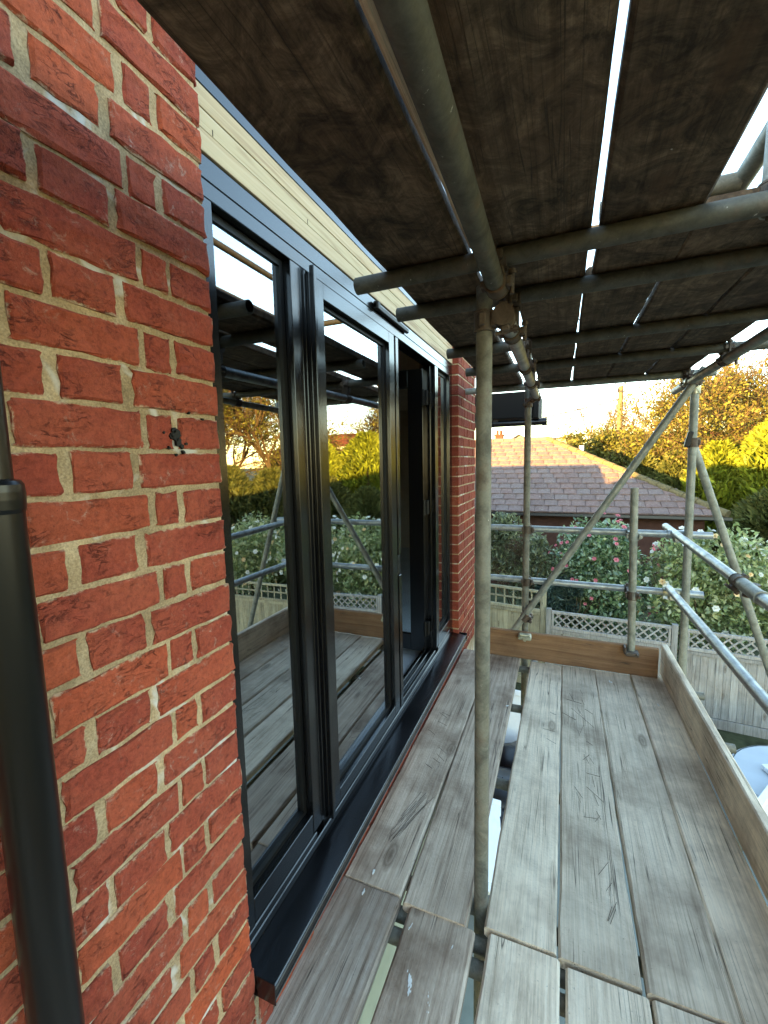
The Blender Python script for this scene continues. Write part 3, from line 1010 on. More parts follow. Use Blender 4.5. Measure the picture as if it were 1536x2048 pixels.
def board(x0, x1, y0, y1, ztop, mat, label, seed, skew=0.0, tilt=0.0, group='scaffold boards of the walkway', cat='scaffold board'):
    me = board_mesh('scaffold_board', y1 - y0, x1 - x0, mat, seed)
    o = put('scaffold_board', me, ((x0 + x1) / 2, (y0 + y1) / 2, ztop - BT / 2), None, (tilt, random.gauss(0, .003), skew))
    return tag(o, label, cat, group)


J = 1.272                       # joint between the near and the far lengths of the deck
B1 = board(.008, .232, J, 3.36, DECK, MAT_BOARD_B, 'weathered board of the far walkway lying right beside the black door sill', 11, R(-.3))
B2 = board(.2355, .458, J - .012, 3.32, DECK + .002, MAT_BOARD_B, 'brownish weathered board beside the upright, left of the long gap in the walkway', 12, R(.1))
C1 = board(.522, .742, J + .004, 3.30, DECK - .001, MAT_BOARD, 'grey board right of the long gap in the far walkway', 13, R(-.15))
C2 = board(.7455, .968, J - .004, 3.31, DECK, MAT_BOARD, 'grey scratched board second from the long gap in the far walkway', 14, R(-.05))
C3 = board(.972, 1.194, J - .010, 3.31, DECK + .001, MAT_BOARD, 'grey board second from the side toe board in the far walkway', 15, R(.1))
C4 = board(1.199, 1.396, J - .016, 3.36, DECK, MAT_BOARD, 'grey board of the far walkway lying along the side toe board', 16, 0)
N1 = board(-.012, .222, -1.2, J - .006, DECK - .004, MAT_BOARD_C, 'dark brown near board touching the end of the black sill', 21, R(-.25))
N2 = board(.268, .492, -1.2, J - .019, DECK - .006, MAT_BOARD_B, 'near board with splashes of white paint and a long split', 22, 0)
N3 = board(.530, .750, -1.2, J - .005, DECK - .003, MAT_BOARD, 'near grey board right of the upright, at the bottom of the photo', 23, R(.1))
N4 = board(.757, .978, -1.2, J - .013, DECK - .005, MAT_BOARD, 'near grey board at the bottom edge, second to the right of the upright', 24, 0)
N5 = board(.984, 1.195, -1.2, J - .019, DECK - .003, MAT_BOARD, 'near grey board in the bottom right corner of the photo', 25, R(-.1))
N6 = board(1.200, 1.394, -1.2, J - .024, DECK - .002, MAT_BOARD, 'near board under the side toe board, just off the bottom right corner', 26, 0)

# saw scratches and paint on the boards
def scratches(parent, spots, n, ztop, spread, lmin, lmax, ang, angs, seed):
    rr = random.Random(seed)
    m = MB()
    for (cx, cy) in spots:
        for _ in range(n):
            x = cx + rr.gauss(0, spread[0]); y = cy + rr.gauss(0, spread[1]); L = rr.uniform(lmin, lmax); a = ang + rr.gauss(0, angs)
            w = rr.uniform(.0006, .0013)
            m.rbox((x, y, ztop + .0006), (w, L, .0008), Matrix.Rotation(a, 3, 'Z'))
    o = m.build('scratches', MAT_SCRATCH, parent)
    return tag(o, kind='stuff')


scratches(B1, [(.15, 1.62)], 9, DECK + .0015, (.020, .03), .12, .30, R(-14), .05, 3)
scratches(B1, [(.16, 1.95), (.12, 2.3)], 4, DECK + .0015, (.03, .08), .04, .07, R(60), .1, 4)
scratches(C2, [(.83, 2.75), (.87, 2.45), (.85, 2.0)], 9, DECK + .0015, (.035, .10), .04, .11, R(10), .5, 5)
scratches(C2, [(.90, 1.55)], 6, DECK + .0015, (.02, .05), .04, .09, R(-20), .15, 6)
scratches(C1, [(.69, 2.3)], 4, DECK + .0005, (.02, .3), .04, .08, R(50), .5, 7)


def splat(parent, x, y, z, length, width, ang, seed):
    rr = random.Random(seed)
    m = MB()
    for _ in range(9):
        t = rr.uniform(-.5, .5)
        px = x + math.sin(ang) * t * length + rr.gauss(0, width * .18); py = y + math.cos(ang) * t * length
        rad = width * rr.uniform(.15, .5) * (1.1 - abs(t))
        k = 9
        ring = [(px + rad * rr.uniform(.5, 1.2) * math.cos(2 * PI * q / k) * .6, py + rad * rr.uniform(.6, 1.9) * math.sin(2 * PI * q / k), z) for q in range(k)]
        m.add(ring + [(a_, b_, z - .003) for a_, b_, _c in ring], [tuple(range(k))] + [(q, (q + 1) % k, k + (q + 1) % k, k + q) for q in range(k)])
        z += .00012
    o = m.build('paint_splash', MAT_SPLASH, parent)
    return o


zt = DECK - .0048
splat(N2, .335, 1.045, zt, .06, .018, R(-20), 1); splat(N2, .400, 1.020, zt, .05, .007, R(-15), 2); splat(N2, .29, 1.195, zt, .03, .007, R(20), 3)
splat(N2, .43, 1.18, zt, .016, .006, R(20), 4); splat(N2, .455, .96, zt, .04, .006, R(5), 5); splat(N2, .36, .925, zt, .03, .02, R(5), 6)
splat(B1, .105, 1.32, DECK + .002, .018, .012, 0, 7); splat(N1, .09, 1.24, DECK - .002, .02, .010, 0, 8); splat(B2, .44, 2.62, DECK + .004, .02, .012, R(60), 9)
splat(C3, 1.06, 3.16, DECK + .003, .02, .02, 0, 10); splat(C4, 1.30, 2.95, DECK + .002, .02, .02, 0, 12)

# toe boards, on edge
me = board_mesh('toe_board', 1.16, .212, MAT_TOE_X, 31, BT, 0)
o = put('toe_board', me, (.778, 3.342, DECK + .104), None, (R(90), R(.3), 0))
tag(o, 'warm brown toe board standing on edge across the far end of the walkway', 'toe board', 'toe boards')
me = board_mesh('toe_board', 3.5, .225, MAT_BOARD, 32, BT)
o = put('toe_board', me, (1.420, 1.66, DECK + .108), None, (0, R(90), R(.4)))
tag(o, 'long grey toe board standing on edge along the right side of the walkway', 'toe board', 'toe boards')
me = board_mesh('toe_board', 2.2, .225, MAT_BOARD, 33, BT)
o = put('toe_board', me, (1.445, -1.20, DECK + .108), None, (0, R(90), R(.4)))
tag(o, 'rear toe board standing on edge behind the viewpoint on the right', 'toe board', 'toe boards')

# upper deck boards, seen from below
ub = 'boards of the scaffold deck overhead'
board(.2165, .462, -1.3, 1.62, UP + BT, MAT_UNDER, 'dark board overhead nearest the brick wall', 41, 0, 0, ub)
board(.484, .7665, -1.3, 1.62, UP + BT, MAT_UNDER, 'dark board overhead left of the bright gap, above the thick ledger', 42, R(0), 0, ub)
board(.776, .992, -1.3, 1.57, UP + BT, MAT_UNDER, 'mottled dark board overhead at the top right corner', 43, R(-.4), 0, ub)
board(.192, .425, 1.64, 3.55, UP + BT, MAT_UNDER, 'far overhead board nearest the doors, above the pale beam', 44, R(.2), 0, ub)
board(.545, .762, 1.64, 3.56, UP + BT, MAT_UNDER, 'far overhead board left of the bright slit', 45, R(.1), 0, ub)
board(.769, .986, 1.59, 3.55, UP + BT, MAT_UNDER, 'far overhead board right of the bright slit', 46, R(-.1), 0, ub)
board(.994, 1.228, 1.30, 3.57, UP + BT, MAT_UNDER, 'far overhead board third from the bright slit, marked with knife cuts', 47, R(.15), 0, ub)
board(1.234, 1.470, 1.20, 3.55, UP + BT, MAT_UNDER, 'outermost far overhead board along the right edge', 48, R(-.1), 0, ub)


me = board_mesh('lit_edge_strip', 2.45, .0165, MAT_BOARD, 50, .030)  # strip added overhead; its pale wood stands in for a lit board edge
o = put('lit_edge_strip', me, (.4735, .03, UP + .021), None, (0, 0, 0))
tag(o, 'added pale strip standing in for the lit board edge overhead, left of the thick ledger', 'added strip')

# ------------------------------------------------------------------ fences
FA, FB = Vector((.56, 8.32, 0)), Vector((4.45, 7.98, 0))


def fence_panel(name, p0, p1, ztop, zmid, diamond, mat, label, gap=.0, posts=(True, True)):
    p0 = Vector(p0); p1 = Vector(p1)
    u = (p1 - p0); L = u.length; u.normalize()
    nrm = Vector((u.y, -u.x, 0))            # towards the garden
    ang = math.atan2(u.y, u.x)
    rot = Matrix.Rotation(ang, 3, 'Z')
    root = thing(name, (p0.x, p0.y, GROUND), label, 'fence', 'garden fence panels')

    def bar(nm, a, z, size, off=0., r2=None, mt=mat):
        m = MB()
        c = p0 + u * a + nrm * off
        m.rbox((c.x, c.y, z), size, rot @ r2 if r2 else rot, .003)
        return m.build(nm, mt, root, at=(c.x, c.y, z))
    for k, on in enumerate(posts):
        if on: bar('post', (0, L)[k], (ztop + .03 + GROUND) / 2, (.085, .085, ztop + .03 - GROUND))
    a0, a1 = .05, L - .05
    bar('rail', L / 2, ztop - .025, (a1 - a0, .045, .05), .01)
    bar('rail', L / 2, zmid + .0, (a1 - a0, .05, .055), .012)
    bar('rail', L / 2, zmid - .065, (a1 - a0, .03, .06), .016)
    bar('rail', L / 2, GROUND + .25, (a1 - a0, .04, .06), -.03)
    bar('gravel_board', L / 2, GROUND + .08, (a1 - a0, .03, .16), .004)
    n = int((a1 - a0) / .098)
    w = (a1 - a0) / n
    hb = zmid - .10 - (GROUND + .17)
    key = (round(w, 4), round(hb, 3), mat.name)
    me = None
    for k in range(n):
        a = a0 + w * (k + .5)
        c = p0 + u * a
        if me is None:
            m = MB(); m.rbox((0, 0, 0), (w * 1.06, .014, hb), Matrix.Rotation(R(4), 3, 'Z'), .002)
            ob = m.build('board', mat, root, at=(0, 0, 0)); me = ob.data
            ob.location = Vector((c.x, c.y, GROUND + .17 + hb / 2 + ZG)) - WORLD_AT[root.name]
        else:
            ob = put('board', me, (c.x, c.y, GROUND + .17 + hb / 2), root)
        ob.rotation_euler = (0, 0, ang)
    z0, z1 = zmid + .03, ztop - .05
    hz = z1 - z0
    if diamond:
        step = .142
        run = hz
        k = 0
        a = a0 - run + .02
        while a < a1:
            for sgn, off in ((1, .004), (-1, -.006)):
                s0, s1 = a, a + run
                lo, hi = max(s0, a0), min(s1, a1)
                if hi - lo > .03:
                    f0, f1 = (lo - s0) / run, (hi - s0) / run
                    zc = z0 + hz * (f0 + f1) / 2
                    if sgn < 0: zc = z0 + z1 - zc
                    ll = (hi - lo) * math.sqrt(2) * .98
                    bar('lattice_slat', (lo + hi) / 2, zc, (ll, .009, .028), off, Matrix.Rotation(-sgn * math.atan2(hz, run), 3, 'Y'))
            a += step
        for a in (a0 + .02, a1 - .02):
            bar('stile', a, (z0 + z1) / 2, (.035, .03, hz), .012)
    else:
        n = int((a1 - a0) / .16)
        for k in range(n + 1):
            bar('lattice_slat', a0 + (a1 - a0) * k / n, (z0 + z1) / 2, (.030, .012, hz), -.004)
        for q in (.5,):
            bar('lattice_slat', L / 2, z0 + hz * q, (a1 - a0, .012, .034), .008)
    return root


def onf(t):
    return FA + (FB - FA) * t


fence_panel('fence_panel', (-1.35, 8.78, 0), (.46, 8.46, 0), -2.47, -2.86, False, MAT_FENCE_G, 'taller fence panel with square trellis, left of the pink flowered shrub')
fence_panel('fence_panel', (-3.2, 9.1, 0), (-1.39, 8.79, 0), -2.47, -2.86, False, MAT_FENCE_G, 'square trellis fence panel hidden behind the brick pier', posts=(True, False))
fence_panel('fence_panel', onf(0), onf(.5), -2.78, -3.10, True, MAT_FENCE, 'fence panel with diamond trellis below the pink flowered shrub')
fence_panel('fence_panel', onf(.53), onf(1.0), -2.80, -3.12, True, MAT_FENCE, 'fence panel with diamond trellis below the white flowered shrub at right')
fence_panel('fence_panel', (4.60, 8.02, 0), (6.45, 7.95, 0), -2.72, -3.10, False, MAT_FENCE_G, 'pale fence panel with square trellis outside the right edge, seen mirrored in the glass')
fence_panel('fence_panel', (6.50, 7.95, 0), (8.35, 7.88, 0), -2.72, -3.10, False, MAT_FENCE_G, 'farthest right square trellis fence panel, seen mirrored in the left glass')

# ------------------------------------------------------------------ foliage
def leaves(n, cen, rad, size, aspect, seed, lumps=14, shell=.55, up=0.0, droop=0.0, lump_r=.45, flat=False, zmin=None):
    """(verts, quads) of n leaf blades in a lumpy ellipsoid"""
    rr = np.random.default_rng(seed)
    lc = rr.normal(size=(lumps, 3)); lc /= np.linalg.norm(lc, axis=1)[:, None]
    lc *= (rr.random((lumps, 1)) ** .4) * .72
    lr = lump_r * (.7 + .6 * rr.random(lumps))
    k = rr.integers(0, lumps, n)
    d = rr.normal(size=(n, 3)); d /= np.linalg.norm(d, axis=1)[:, None]
    r = shell + (1 - shell) * rr.random(n) ** .6
    p = lc[k] + d * (r * lr[k])[:, None]
    p = p * np.asarray(rad) + np.asarray(cen)
    a = rr.normal(size=(n, 3)) + d * 1.1
    a[:, 2] += up
    a[:, 2] -= droop
    a /= np.linalg.norm(a, axis=1)[:, None]
    b_ = np.cross(a, rr.normal(size=(n, 3))); b_ /= np.linalg.norm(b_, axis=1)[:, None]
    s_ = size * (.6 + .8 * rr.random(n))[:, None]
    nn = np.cross(a, b_)
    v = np.stack([p - a * s_, p + b_ * s_ * aspect + nn * s_ * .15, p + a * s_, p - b_ * s_ * aspect + nn * s_ * .15], 1).reshape(-1, 3)
    f = np.arange(n * 4).reshape(-1, 4)
    if zmin is not None:
        keep = (p[:, 2] > zmin)
        f = f[keep]
    return v, f


def join(lst):
    vs = []; fs = []; n = 0
    for v, f in lst:
        vs.append(v); fs.append(f + n); n += len(v)
    return np.concatenate(vs), np.concatenate(fs)


def foliage(name, parent, vf, mat):
    at = np.array(WORLD_AT[parent.name] - Vector((0, 0, ZG)))
    me = mesh_np(name, vf[0] - at, vf[1], mat)
    o = bpy.data.objects.new(name, me)
    link(o, parent, WORLD_AT[parent.name])
    return o


def limb_tree(p, height, seed, levels=5, r0=.14, spread=.55, lean=(0, 0), minr=.006, taper=.72, first=.32, nch=(2, 4), wiggle=.16):
    """list of segments (p0, p1, r0, r1)"""
    rr = random.Random(seed)
    segs = []

    def grow(pos, d, L, r, lv):
        n = 3
        for i in range(n):
            d2 = (d + Vector((rr.gauss(0, wiggle), rr.gauss(0, wiggle), rr.gauss(0, wiggle * .6) + .05))).normalized()
            q = pos + d2 * (L / n)
            ra = r * (1 - .28 * i / n); rb = r * (1 - .28 * (i + 1) / n)
            segs.append((pos, q, ra, rb, lv))
            if lv < levels and i > 0 and rr.random() < .55:
                side = d2.orthogonal(); side.rotate(Matrix.Rotation(rr.uniform(0, 2 * PI), 3, d2))
                grow(q, (d2 * .6 + side.normalized() * rr.uniform(.5, 1.0)).normalized(), L * rr.uniform(.5, .75), rb * .55, lv + 1)
            pos = q; d = d2
        if lv < levels:
            for _ in range(rr.randint(*nch)):
                side = d.orthogonal(); side.rotate(Matrix.Rotation(rr.uniform(0, 2 * PI), 3, d))
                nd = (d + side.normalized() * spread * rr.uniform(.6, 1.4)).normalized()
                grow(pos, nd, L * rr.uniform(.62, .86), max(minr, r * .72 * rr.uniform(.7, .95)), lv + 1)
    grow(Vector(p), Vector((lean[0], lean[1], 1)).normalized(), height * first, r0, 0)
    return segs


def segs_mesh(segs, lv0=0, lv1=99):
    vs = []; fs = []
    base = 0
    for (p0, p1, ra, rb, lv) in segs:
        if lv < lv0 or lv > lv1: continue
        n = 6 if lv < 2 else 3
        d = (p1 - p0).normalized(); a = d.orthogonal().normalized(); b_ = d.cross(a)
        for (pp, rr_) in ((p0, ra), (p1, rb)):
            for k in range(n):
                t = 2 * PI * k / n
                q = pp + (a * math.cos(t) + b_ * math.sin(t)) * rr_
                vs.append((q.x, q.y, q.z))
        for k in range(n):
            fs.append((base + k, base + (k + 1) % n, base + n + (k + 1) % n, base + n + k))
        base += 2 * n
    return np.array(vs), np.array(fs)


def bare_tree(x, y, h, seed, label, group='bare trees behind the gardens', mat_t=MAT_BARK, mat_b=MAT_TWIG, leafmat=None, nleaf=0, lean=(0, 0), levels=5, r0=.16, first=.30, spread=.55, lsize=.10, name='bare_tree'):
    t = thing(name, (x, y, GROUND), label, 'tree', group)
    sg = limb_tree((x, y, GROUND), h, seed, levels, r0, spread, lean, .010, .72, first)
    foliage('trunk', t, segs_mesh(sg, 0, 1), mat_t)
    foliage('branches', t, segs_mesh(sg, 2, 99), mat_b)
    if leafmat:
        tips = np.array([tuple(s[1]) for s in sg if s[4] >= levels - 2])
        rr = np.random.default_rng(seed)
        c = tips[rr.integers(0, len(tips), nleaf)] + rr.normal(0, .16, (nleaf, 3))
        a = rr.normal(size=(nleaf, 3)); a /= np.linalg.norm(a, axis=1)[:, None]
        b_ = np.cross(a, rr.normal(size=(nleaf, 3))); b_ /= np.linalg.norm(b_, axis=1)[:, None]
        s_ = lsize * (.5 + rr.random(nleaf))[:, None]
        v = np.stack([c - a * s_, c + b_ * s_ * .5, c + a * s_, c - b_ * s_ * .5], 1).reshape(-1, 3)
        foliage('crown', t, (v, np.arange(nleaf * 4).reshape(-1, 4)), leafmat)
    return t


def flower_mesh(name, mat, seed, r=.05):
    rr = np.random.default_rng(seed)
    vs = []; fs = []
    for layer, (n, rad, tilt) in enumerate(((6, r, .25), (5, r * .72, .75), (3, r * .42, 1.2))):
        for k in range(n):
            t = 2 * PI * k / n + layer * .5 + rr.normal(0, .1)
            u = np.array([math.cos(t), math.sin(t), 0]); w = np.array([-math.sin(t), math.cos(t), 0]); z = np.array([0, 0, 1])
            tip = u * rad * math.cos(tilt) + z * rad * math.sin(tilt)
            mid = tip * .6
            b0 = len(vs)
            vs += [u * .003, mid + w * rad * .42, tip, mid - w * rad * .42]
            fs.append((b0, b0 + 1, b0 + 2, b0 + 3))
    return mesh_np(name, np.array(vs), np.array(fs), mat)


FLOW = {c: [flower_mesh('flower', mt, 60 + i, r) for i in range(3)] for c, mt, r in (('pink', MAT_PINK, .046), ('white', MAT_WPETAL, .064), ('apricot', MAT_YPETAL, .060))}


def flowers(parent, cen, rad, n, kind, seed, front=-1.0, zlo=-.6):
    rr = random.Random(seed)
    for _ in range(n):
        while True:
            d = Vector((rr.gauss(0, 1), rr.gauss(0, 1), rr.gauss(0, 1))).normalized()
            if d.y < .35 and d.z > zlo: break
        p = Vector(cen) + Vector((d.x * rad[0], d.y * rad[1], d.z * rad[2])) * rr.uniform(.96, 1.06)
        q = (d + Vector((0, -.5, .2))).to_track_quat('Z', 'Y').to_euler()
        k = kind if isinstance(kind, str) else rr.choice(kind)
        s_ = rr.uniform(.7, 1.15)
        put('flower', rr.choice(FLOW[k]), p, parent, q, (s_, s_, s_))


def stems(parent, x, y, z1, seed, n=7, spread=.5, mat=MAT_BARK, r=.02):
    rr = random.Random(seed)
    m = MB()
    for _ in range(n):
        p = Vector((x + rr.gauss(0, .08), y + rr.gauss(0, .08), GROUND))
        q = Vector((x + rr.gauss(0, spread), y + rr.gauss(0, spread * .6), z1))
        md = (p + q) / 2 + Vector((rr.gauss(0, .1), rr.gauss(0, .1), .15))
        m.tube(p, md, r, 6, None, r * .75, False); m.tube(md, q, r * .75, 6, None, r * .4, False)
    m.build('stems', mat, parent)


# camellia with pink flowers
cam_b = thing('camellia_bush', (1.5, 9.35, GROUND), 'glossy green camellia bush dotted with pink flowers behind the fence', 'bush')
C = (1.50, 9.35, -2.55); Rd = (1.06, .75, 1.46)
foliage('foliage', cam_b, join([leaves(15000, C, Rd, .046, .5, 71, 34, .75, 0, .1, .40), leaves(5000, (1.42, 9.3, -1.75), (.62, .55, .55), .046, .5, 72, 14, .7, 0, 0, .45)]), MAT_CAMELLIA)
stems(cam_b, 1.5, 9.45, -2.4, 1)
flowers(cam_b, C, (Rd[0] * .97, Rd[1] * .97, Rd[2] * .97), 52, 'pink', 3)
flowers(cam_b, (1.42, 9.3, -1.75), (.62, .55, .55), 8, 'pink', 4, zlo=0)
# white flowered shrub
for i, (cx, cy, cz, rx, ry, rz, nl, nf, lab) in enumerate((
        (3.15, 9.25, -2.50, 1.10, .75, 1.28, 13000, 60, 'leafy shrub with white and apricot flowers behind the right hand fence, nearest the camellia'),
        (4.95, 9.35, -2.45, 1.25, .8, 1.25, 12000, 70, 'white flowered shrub further right behind the fence, at the photo edge'),
        (6.9, 9.4, -2.50, 1.15, .8, 1.05, 9000, 44, 'white flowered shrub beyond the right edge, seen mirrored in the glass'))):
    b_ = thing('flowering_shrub', (cx, cy, GROUND), lab, 'bush', 'white flowered shrubs behind the fence')
    foliage('foliage', b_, join([leaves(nl, (cx, cy, cz), (rx, ry, rz), .048, .48, 80 + i, 30, .7, .1, .0, .42)]), MAT_WHITEROSE)
    stems(b_, cx, cy, cz + .3, 10 + i, 8, .5)
    flowers(b_, (cx, cy, cz), (rx * .97, ry * .97, rz * .97), nf, ('white', 'white', 'white', 'apricot'), 20 + i)
# dark shrubs left
b_ = thing('evergreen_shrub', (-.2, 9.6, GROUND), 'dark twiggy evergreen shrub above the square trellis, left of the pink camellia', 'bush')
foliage('foliage', b_, join([leaves(6000, (.30, 9.5, -2.30), (.62, .6, .92), .05, .33, 90, 22, .6, .2, 0, .4), leaves(3500, (-.55, 9.6, -1.75), (.60, .5, .60), .05, .33, 91, 12, .6, .5, 0, .4), leaves(2600, (-.5, 9.6, -2.2), (.7, .5, .6), .045, .33, 92, 12, .5, .3, 0, .42)]), MAT_DARKSHRUB)
sg = []
for q in range(9):
    sg += limb_tree((-.5 + .09 * q, 9.5, -2.9), 1.6, 300 + q, 3, .014, .7, (random.gauss(0, .4), -.1), .004, .7, .3)
foliage('twigs', b_, segs_mesh(sg), MAT_TWIG)
stems(b_, .0, 9.6, -2.2, 5)
b_ = thing('juniper_bush', (.85, 8.95, GROUND), 'low blue green juniper spilling over the fence corner below the camellia', 'bush')
foliage('foliage', b_, join([leaves(4500, (.80, 8.85, -2.62), (.48, .42, .42), .055, .22, 95, 16, .45, .2, 0, .42)]), leaf_mat('juniper_leaf', (.022, .045, .032), (.045, .075, .055), (.09, .13, .10), .5, .2, .4))
stems(b_, .85, 8.95, -2.6, 6)

# ------------------------------------------------------------------ conifers
def conifer(x, y, ztop, w, seed, label, mat=MAT_CONIFER, n=9000, size=.16):
    t = thing('conifer', (x, y, GROUND), label, 'tree', 'conifers of the tall garden screen')
    rr = np.random.default_rng(seed)
    H = ztop - GROUND
    u = rr.random(n) ** .85
    ph = rr.random(n) * 2 * PI
    # lumpy outline
    lump = 1 + .16 * np.sin(ph * 3 + seed) + .14 * np.sin(ph * 5 + u * 9 + seed * 2) + .12 * np.sin(u * 17 + ph * 2)
    prof = np.minimum(1, (1 - u) * 2.1 + .06) ** .62 * (0.8 + .25 * np.sin(u * PI))
    rad = w * prof * lump * (.62 + .42 * rr.random(n) ** .5)
    p = np.stack([x + rad * np.cos(ph), y + rad * np.sin(ph), GROUND + .1 + u * H], 1)
    a = np.stack([np.cos(ph) * .9, np.sin(ph) * .9, np.full(n, .75)], 1) + rr.normal(0, .45, (n, 3))
    a /= np.linalg.norm(a, axis=1)[:, None]
    b_ = np.cross(a, rr.normal(size=(n, 3))); b_ /= np.linalg.norm(b_, axis=1)[:, None]
    s_ = size * (.5 + rr.random(n))[:, None]
    v = np.stack([p - a * s_, p + b_ * s_ * .26, p + a * s_, p - b_ * s_ * .26], 1).reshape(-1, 3)
    foliage('crown', t, (v, np.arange(n * 4).reshape(-1, 4)), mat)
    m = MB(); m.tube((x, y, GROUND), (x, y, ztop - .8), w * .12, 8, None, .03)
    m.build('trunk', MAT_BARK, t)
    return t


conifer(8.0, 19.6, 1.30, 1.95, 1, 'broad bright yellow conifer at the right edge of the photo', n=17000)
conifer(6.15, 19.9, .35, 1.35, 2, 'yellow topped conifer just left of the broad bright yellow one', n=11000)
conifer(5.0, 20.6, -.02, 1.25, 3, 'dark green conifer behind the diagonal brace, right of the telegraph pole', MAT_HEDGE, n=10000)
conifer(3.95, 21.4, -.15, 1.15, 4, 'dark green conifer just right of the telegraph pole', MAT_HEDGE, n=9000)
conifer(6.9, 17.0, -1.25, 1.2, 5, 'low dark conifer at the right end of the tiled roof', MAT_HEDGE, n=9000)
conifer(8.9, 17.2, -.80, 1.2, 6, 'low dark conifer in front of the bright yellow one', MAT_HEDGE, n=9000)
conifer(10.2, 18.6, 1.1, 1.5, 7, 'tall yellow topped conifer seen mirrored in the glass of the left leaf', n=11000)
conifer(11.8, 17.0, -.35, 1.5, 8, 'bushy conifer mirrored in the left leaf below the orange roof', MAT_HEDGE, n=10000)
conifer(13.2, 15.8, -.2, 1.4, 9, 'dark conifer mirrored in the left sidelight, left of the bushy one', MAT_HEDGE, n=10000)
conifer(14.3, 14.0, -.6, 1.5, 10, 'dark conifer mirrored in the left sidelight, second from the brick wall', MAT_HEDGE, n=10000)
conifer(15.2, 12.0, -.9, 1.5, 11, 'dark conifer mirrored in the left sidelight nearest the brick wall', MAT_HEDGE, n=10000)
conifer(9.6, 12.6, -2.2, 1.3, 12, 'low dark green conifer behind the mirrored square trellis fence', MAT_HEDGE, n=8000)
conifer(11.6, 11.4, -1.8, 1.4, 13, 'rounded dark green conifer in the mirrored garden beyond the fence', MAT_HEDGE, n=8000)

# ------------------------------------------------------------------ trees behind
bare_tree(2.15, 24.5, 6.4, 21, 'yellow ivy covered tree left of the telegraph pole', leafmat=MAT_BROADLEAF, nleaf=13000, lsize=.08, spread=.5, levels=5, name='ivy_tree')
bare_tree(3.2, 26.5, 5.0, 22, 'thin bare tree with arching twigs close behind the telegraph pole', lean=(.05, 0), leafmat=MAT_BROADLEAF, nleaf=3000, lsize=.06)
bare_tree(5.2, 25.0, 8.8, 23, 'orange leaved tree behind the diagonal brace', leafmat=MAT_AUTUMN, nleaf=13000, lsize=.065, levels=6, name='autumn_tree')
bare_tree(7.0, 26.0, 9.0, 24, 'orange twiggy tree right of the far right upright', leafmat=MAT_AUTUMN, nleaf=13000, lsize=.065, levels=6, name='autumn_tree')
bare_tree(4.4, 28.0, 9.6, 25, 'bare tree with fine arching twigs above the telegraph pole', spread=.7, levels=6)
bare_tree(9.4, 27.0, 9.4, 26, 'bare pale tree at the top right edge above the bright conifer', spread=.6, levels=6)
bare_tree(11.8, 28.0, 7.8, 27, 'second bare pale tree beyond the right edge of the photo', spread=.6, levels=6)
bare_tree(4.4, 24.2, 5.6, 28, 'yellow leafy bush tree above the dark conifers near the brace', leafmat=MAT_BROADLEAF, nleaf=12000, lsize=.075, name='ivy_tree')
bare_tree(6.2, 23.6, 6.0, 29, 'golden leafy tree behind the far right upright', leafmat=MAT_BROADLEAF, nleaf=12000, lsize=.075, name='ivy_tree')
gr2 = 'trees mirrored in the left glass'
for i, (x, y, h, lf, lab) in enumerate(((13.4, 18.5, 9.0, MAT_AUTUMN, 'tall golden bare tree with leaning stems, mirrored in the left sidelight at its right'),
                                        (15.6, 17.0, 9.5, None, 'tall bare tree with many upright stems, mirrored in the middle of the left sidelight'),
                                        (16.6, 14.4, 9.0, MAT_BROADLEAF, 'tall yellow ivy clad tree mirrored in the left sidelight'),
                                        (18.4, 13.0, 9.0, MAT_AUTUMN, 'tall golden tree mirrored in the left sidelight nearest the bricks'),
                                        (17.5, 19.0, 9.5, MAT_AUTUMN, 'tall background tree mirrored behind the leaning stems'))):
    bare_tree(x, y, h, 40 + i, lab, gr2, MAT_TWIG, MAT_TWIG, lf, 12000 if lf else 0, (random.gauss(0, .12), 0), 5 if lf else 6, .17, .30, .5, .065, 'golden_tree')

# ------------------------------------------------------------------ telegraph pole and wires
tp = thing('telegraph_pole', (3.45, 26, GROUND), 'pale wooden telegraph pole among the yellow trees', 'telegraph pole')
m = MB(); m.tube((3.47, 26, GROUND), (3.45, 26, 3.65), .15, 14, None, .12)
m.build('pole', MAT_POLE, tp)
m = MB(); m.tube((3.25, 25.9, 3.35), (3.65, 25.9, 3.35), .03, 8); m.tube((3.3, 25.88, 3.38), (3.3, 25.88, 3.5), .025, 8); m.tube((3.6, 25.88, 3.38), (3.6, 25.88, 3.5), .025, 8)
m.build('insulator_bracket', MAT_CABLE, tp)


def wire(p0, p1, sag, label, r=.028):
    p0 = Vector(p0); p1 = Vector(p1)
    m = MB(); n = 14; prev = None
    for k in range(n + 1):
        t = k / n
        q = p0.lerp(p1, t) - Vector((0, 0, 4 * sag * t * (1 - t)))
        if prev: m.tube(prev, q, r, 6, None, None, False)
        prev = q
    return tag(m.build('overhead_cable', MAT_CABLE, None, at=tuple((p0 + p1) / 2)), label, 'cable', 'cables from the telegraph pole')


wire((3.40, 25.9, 3.0), (-8, 27, 1.6), .30, 'thin cable sloping down left from the telegraph pole to below the eave')
wire((3.40, 25.9, 3.4), (.6, 14.5, 5.0), .1, 'thin cable rising from the telegraph pole head towards the scaffold deck', .016)
wire((3.5, 25.9, 2.2), (12, 31, 1.4), .3, 'thin cable running right from the telegraph pole through the trees', .012)

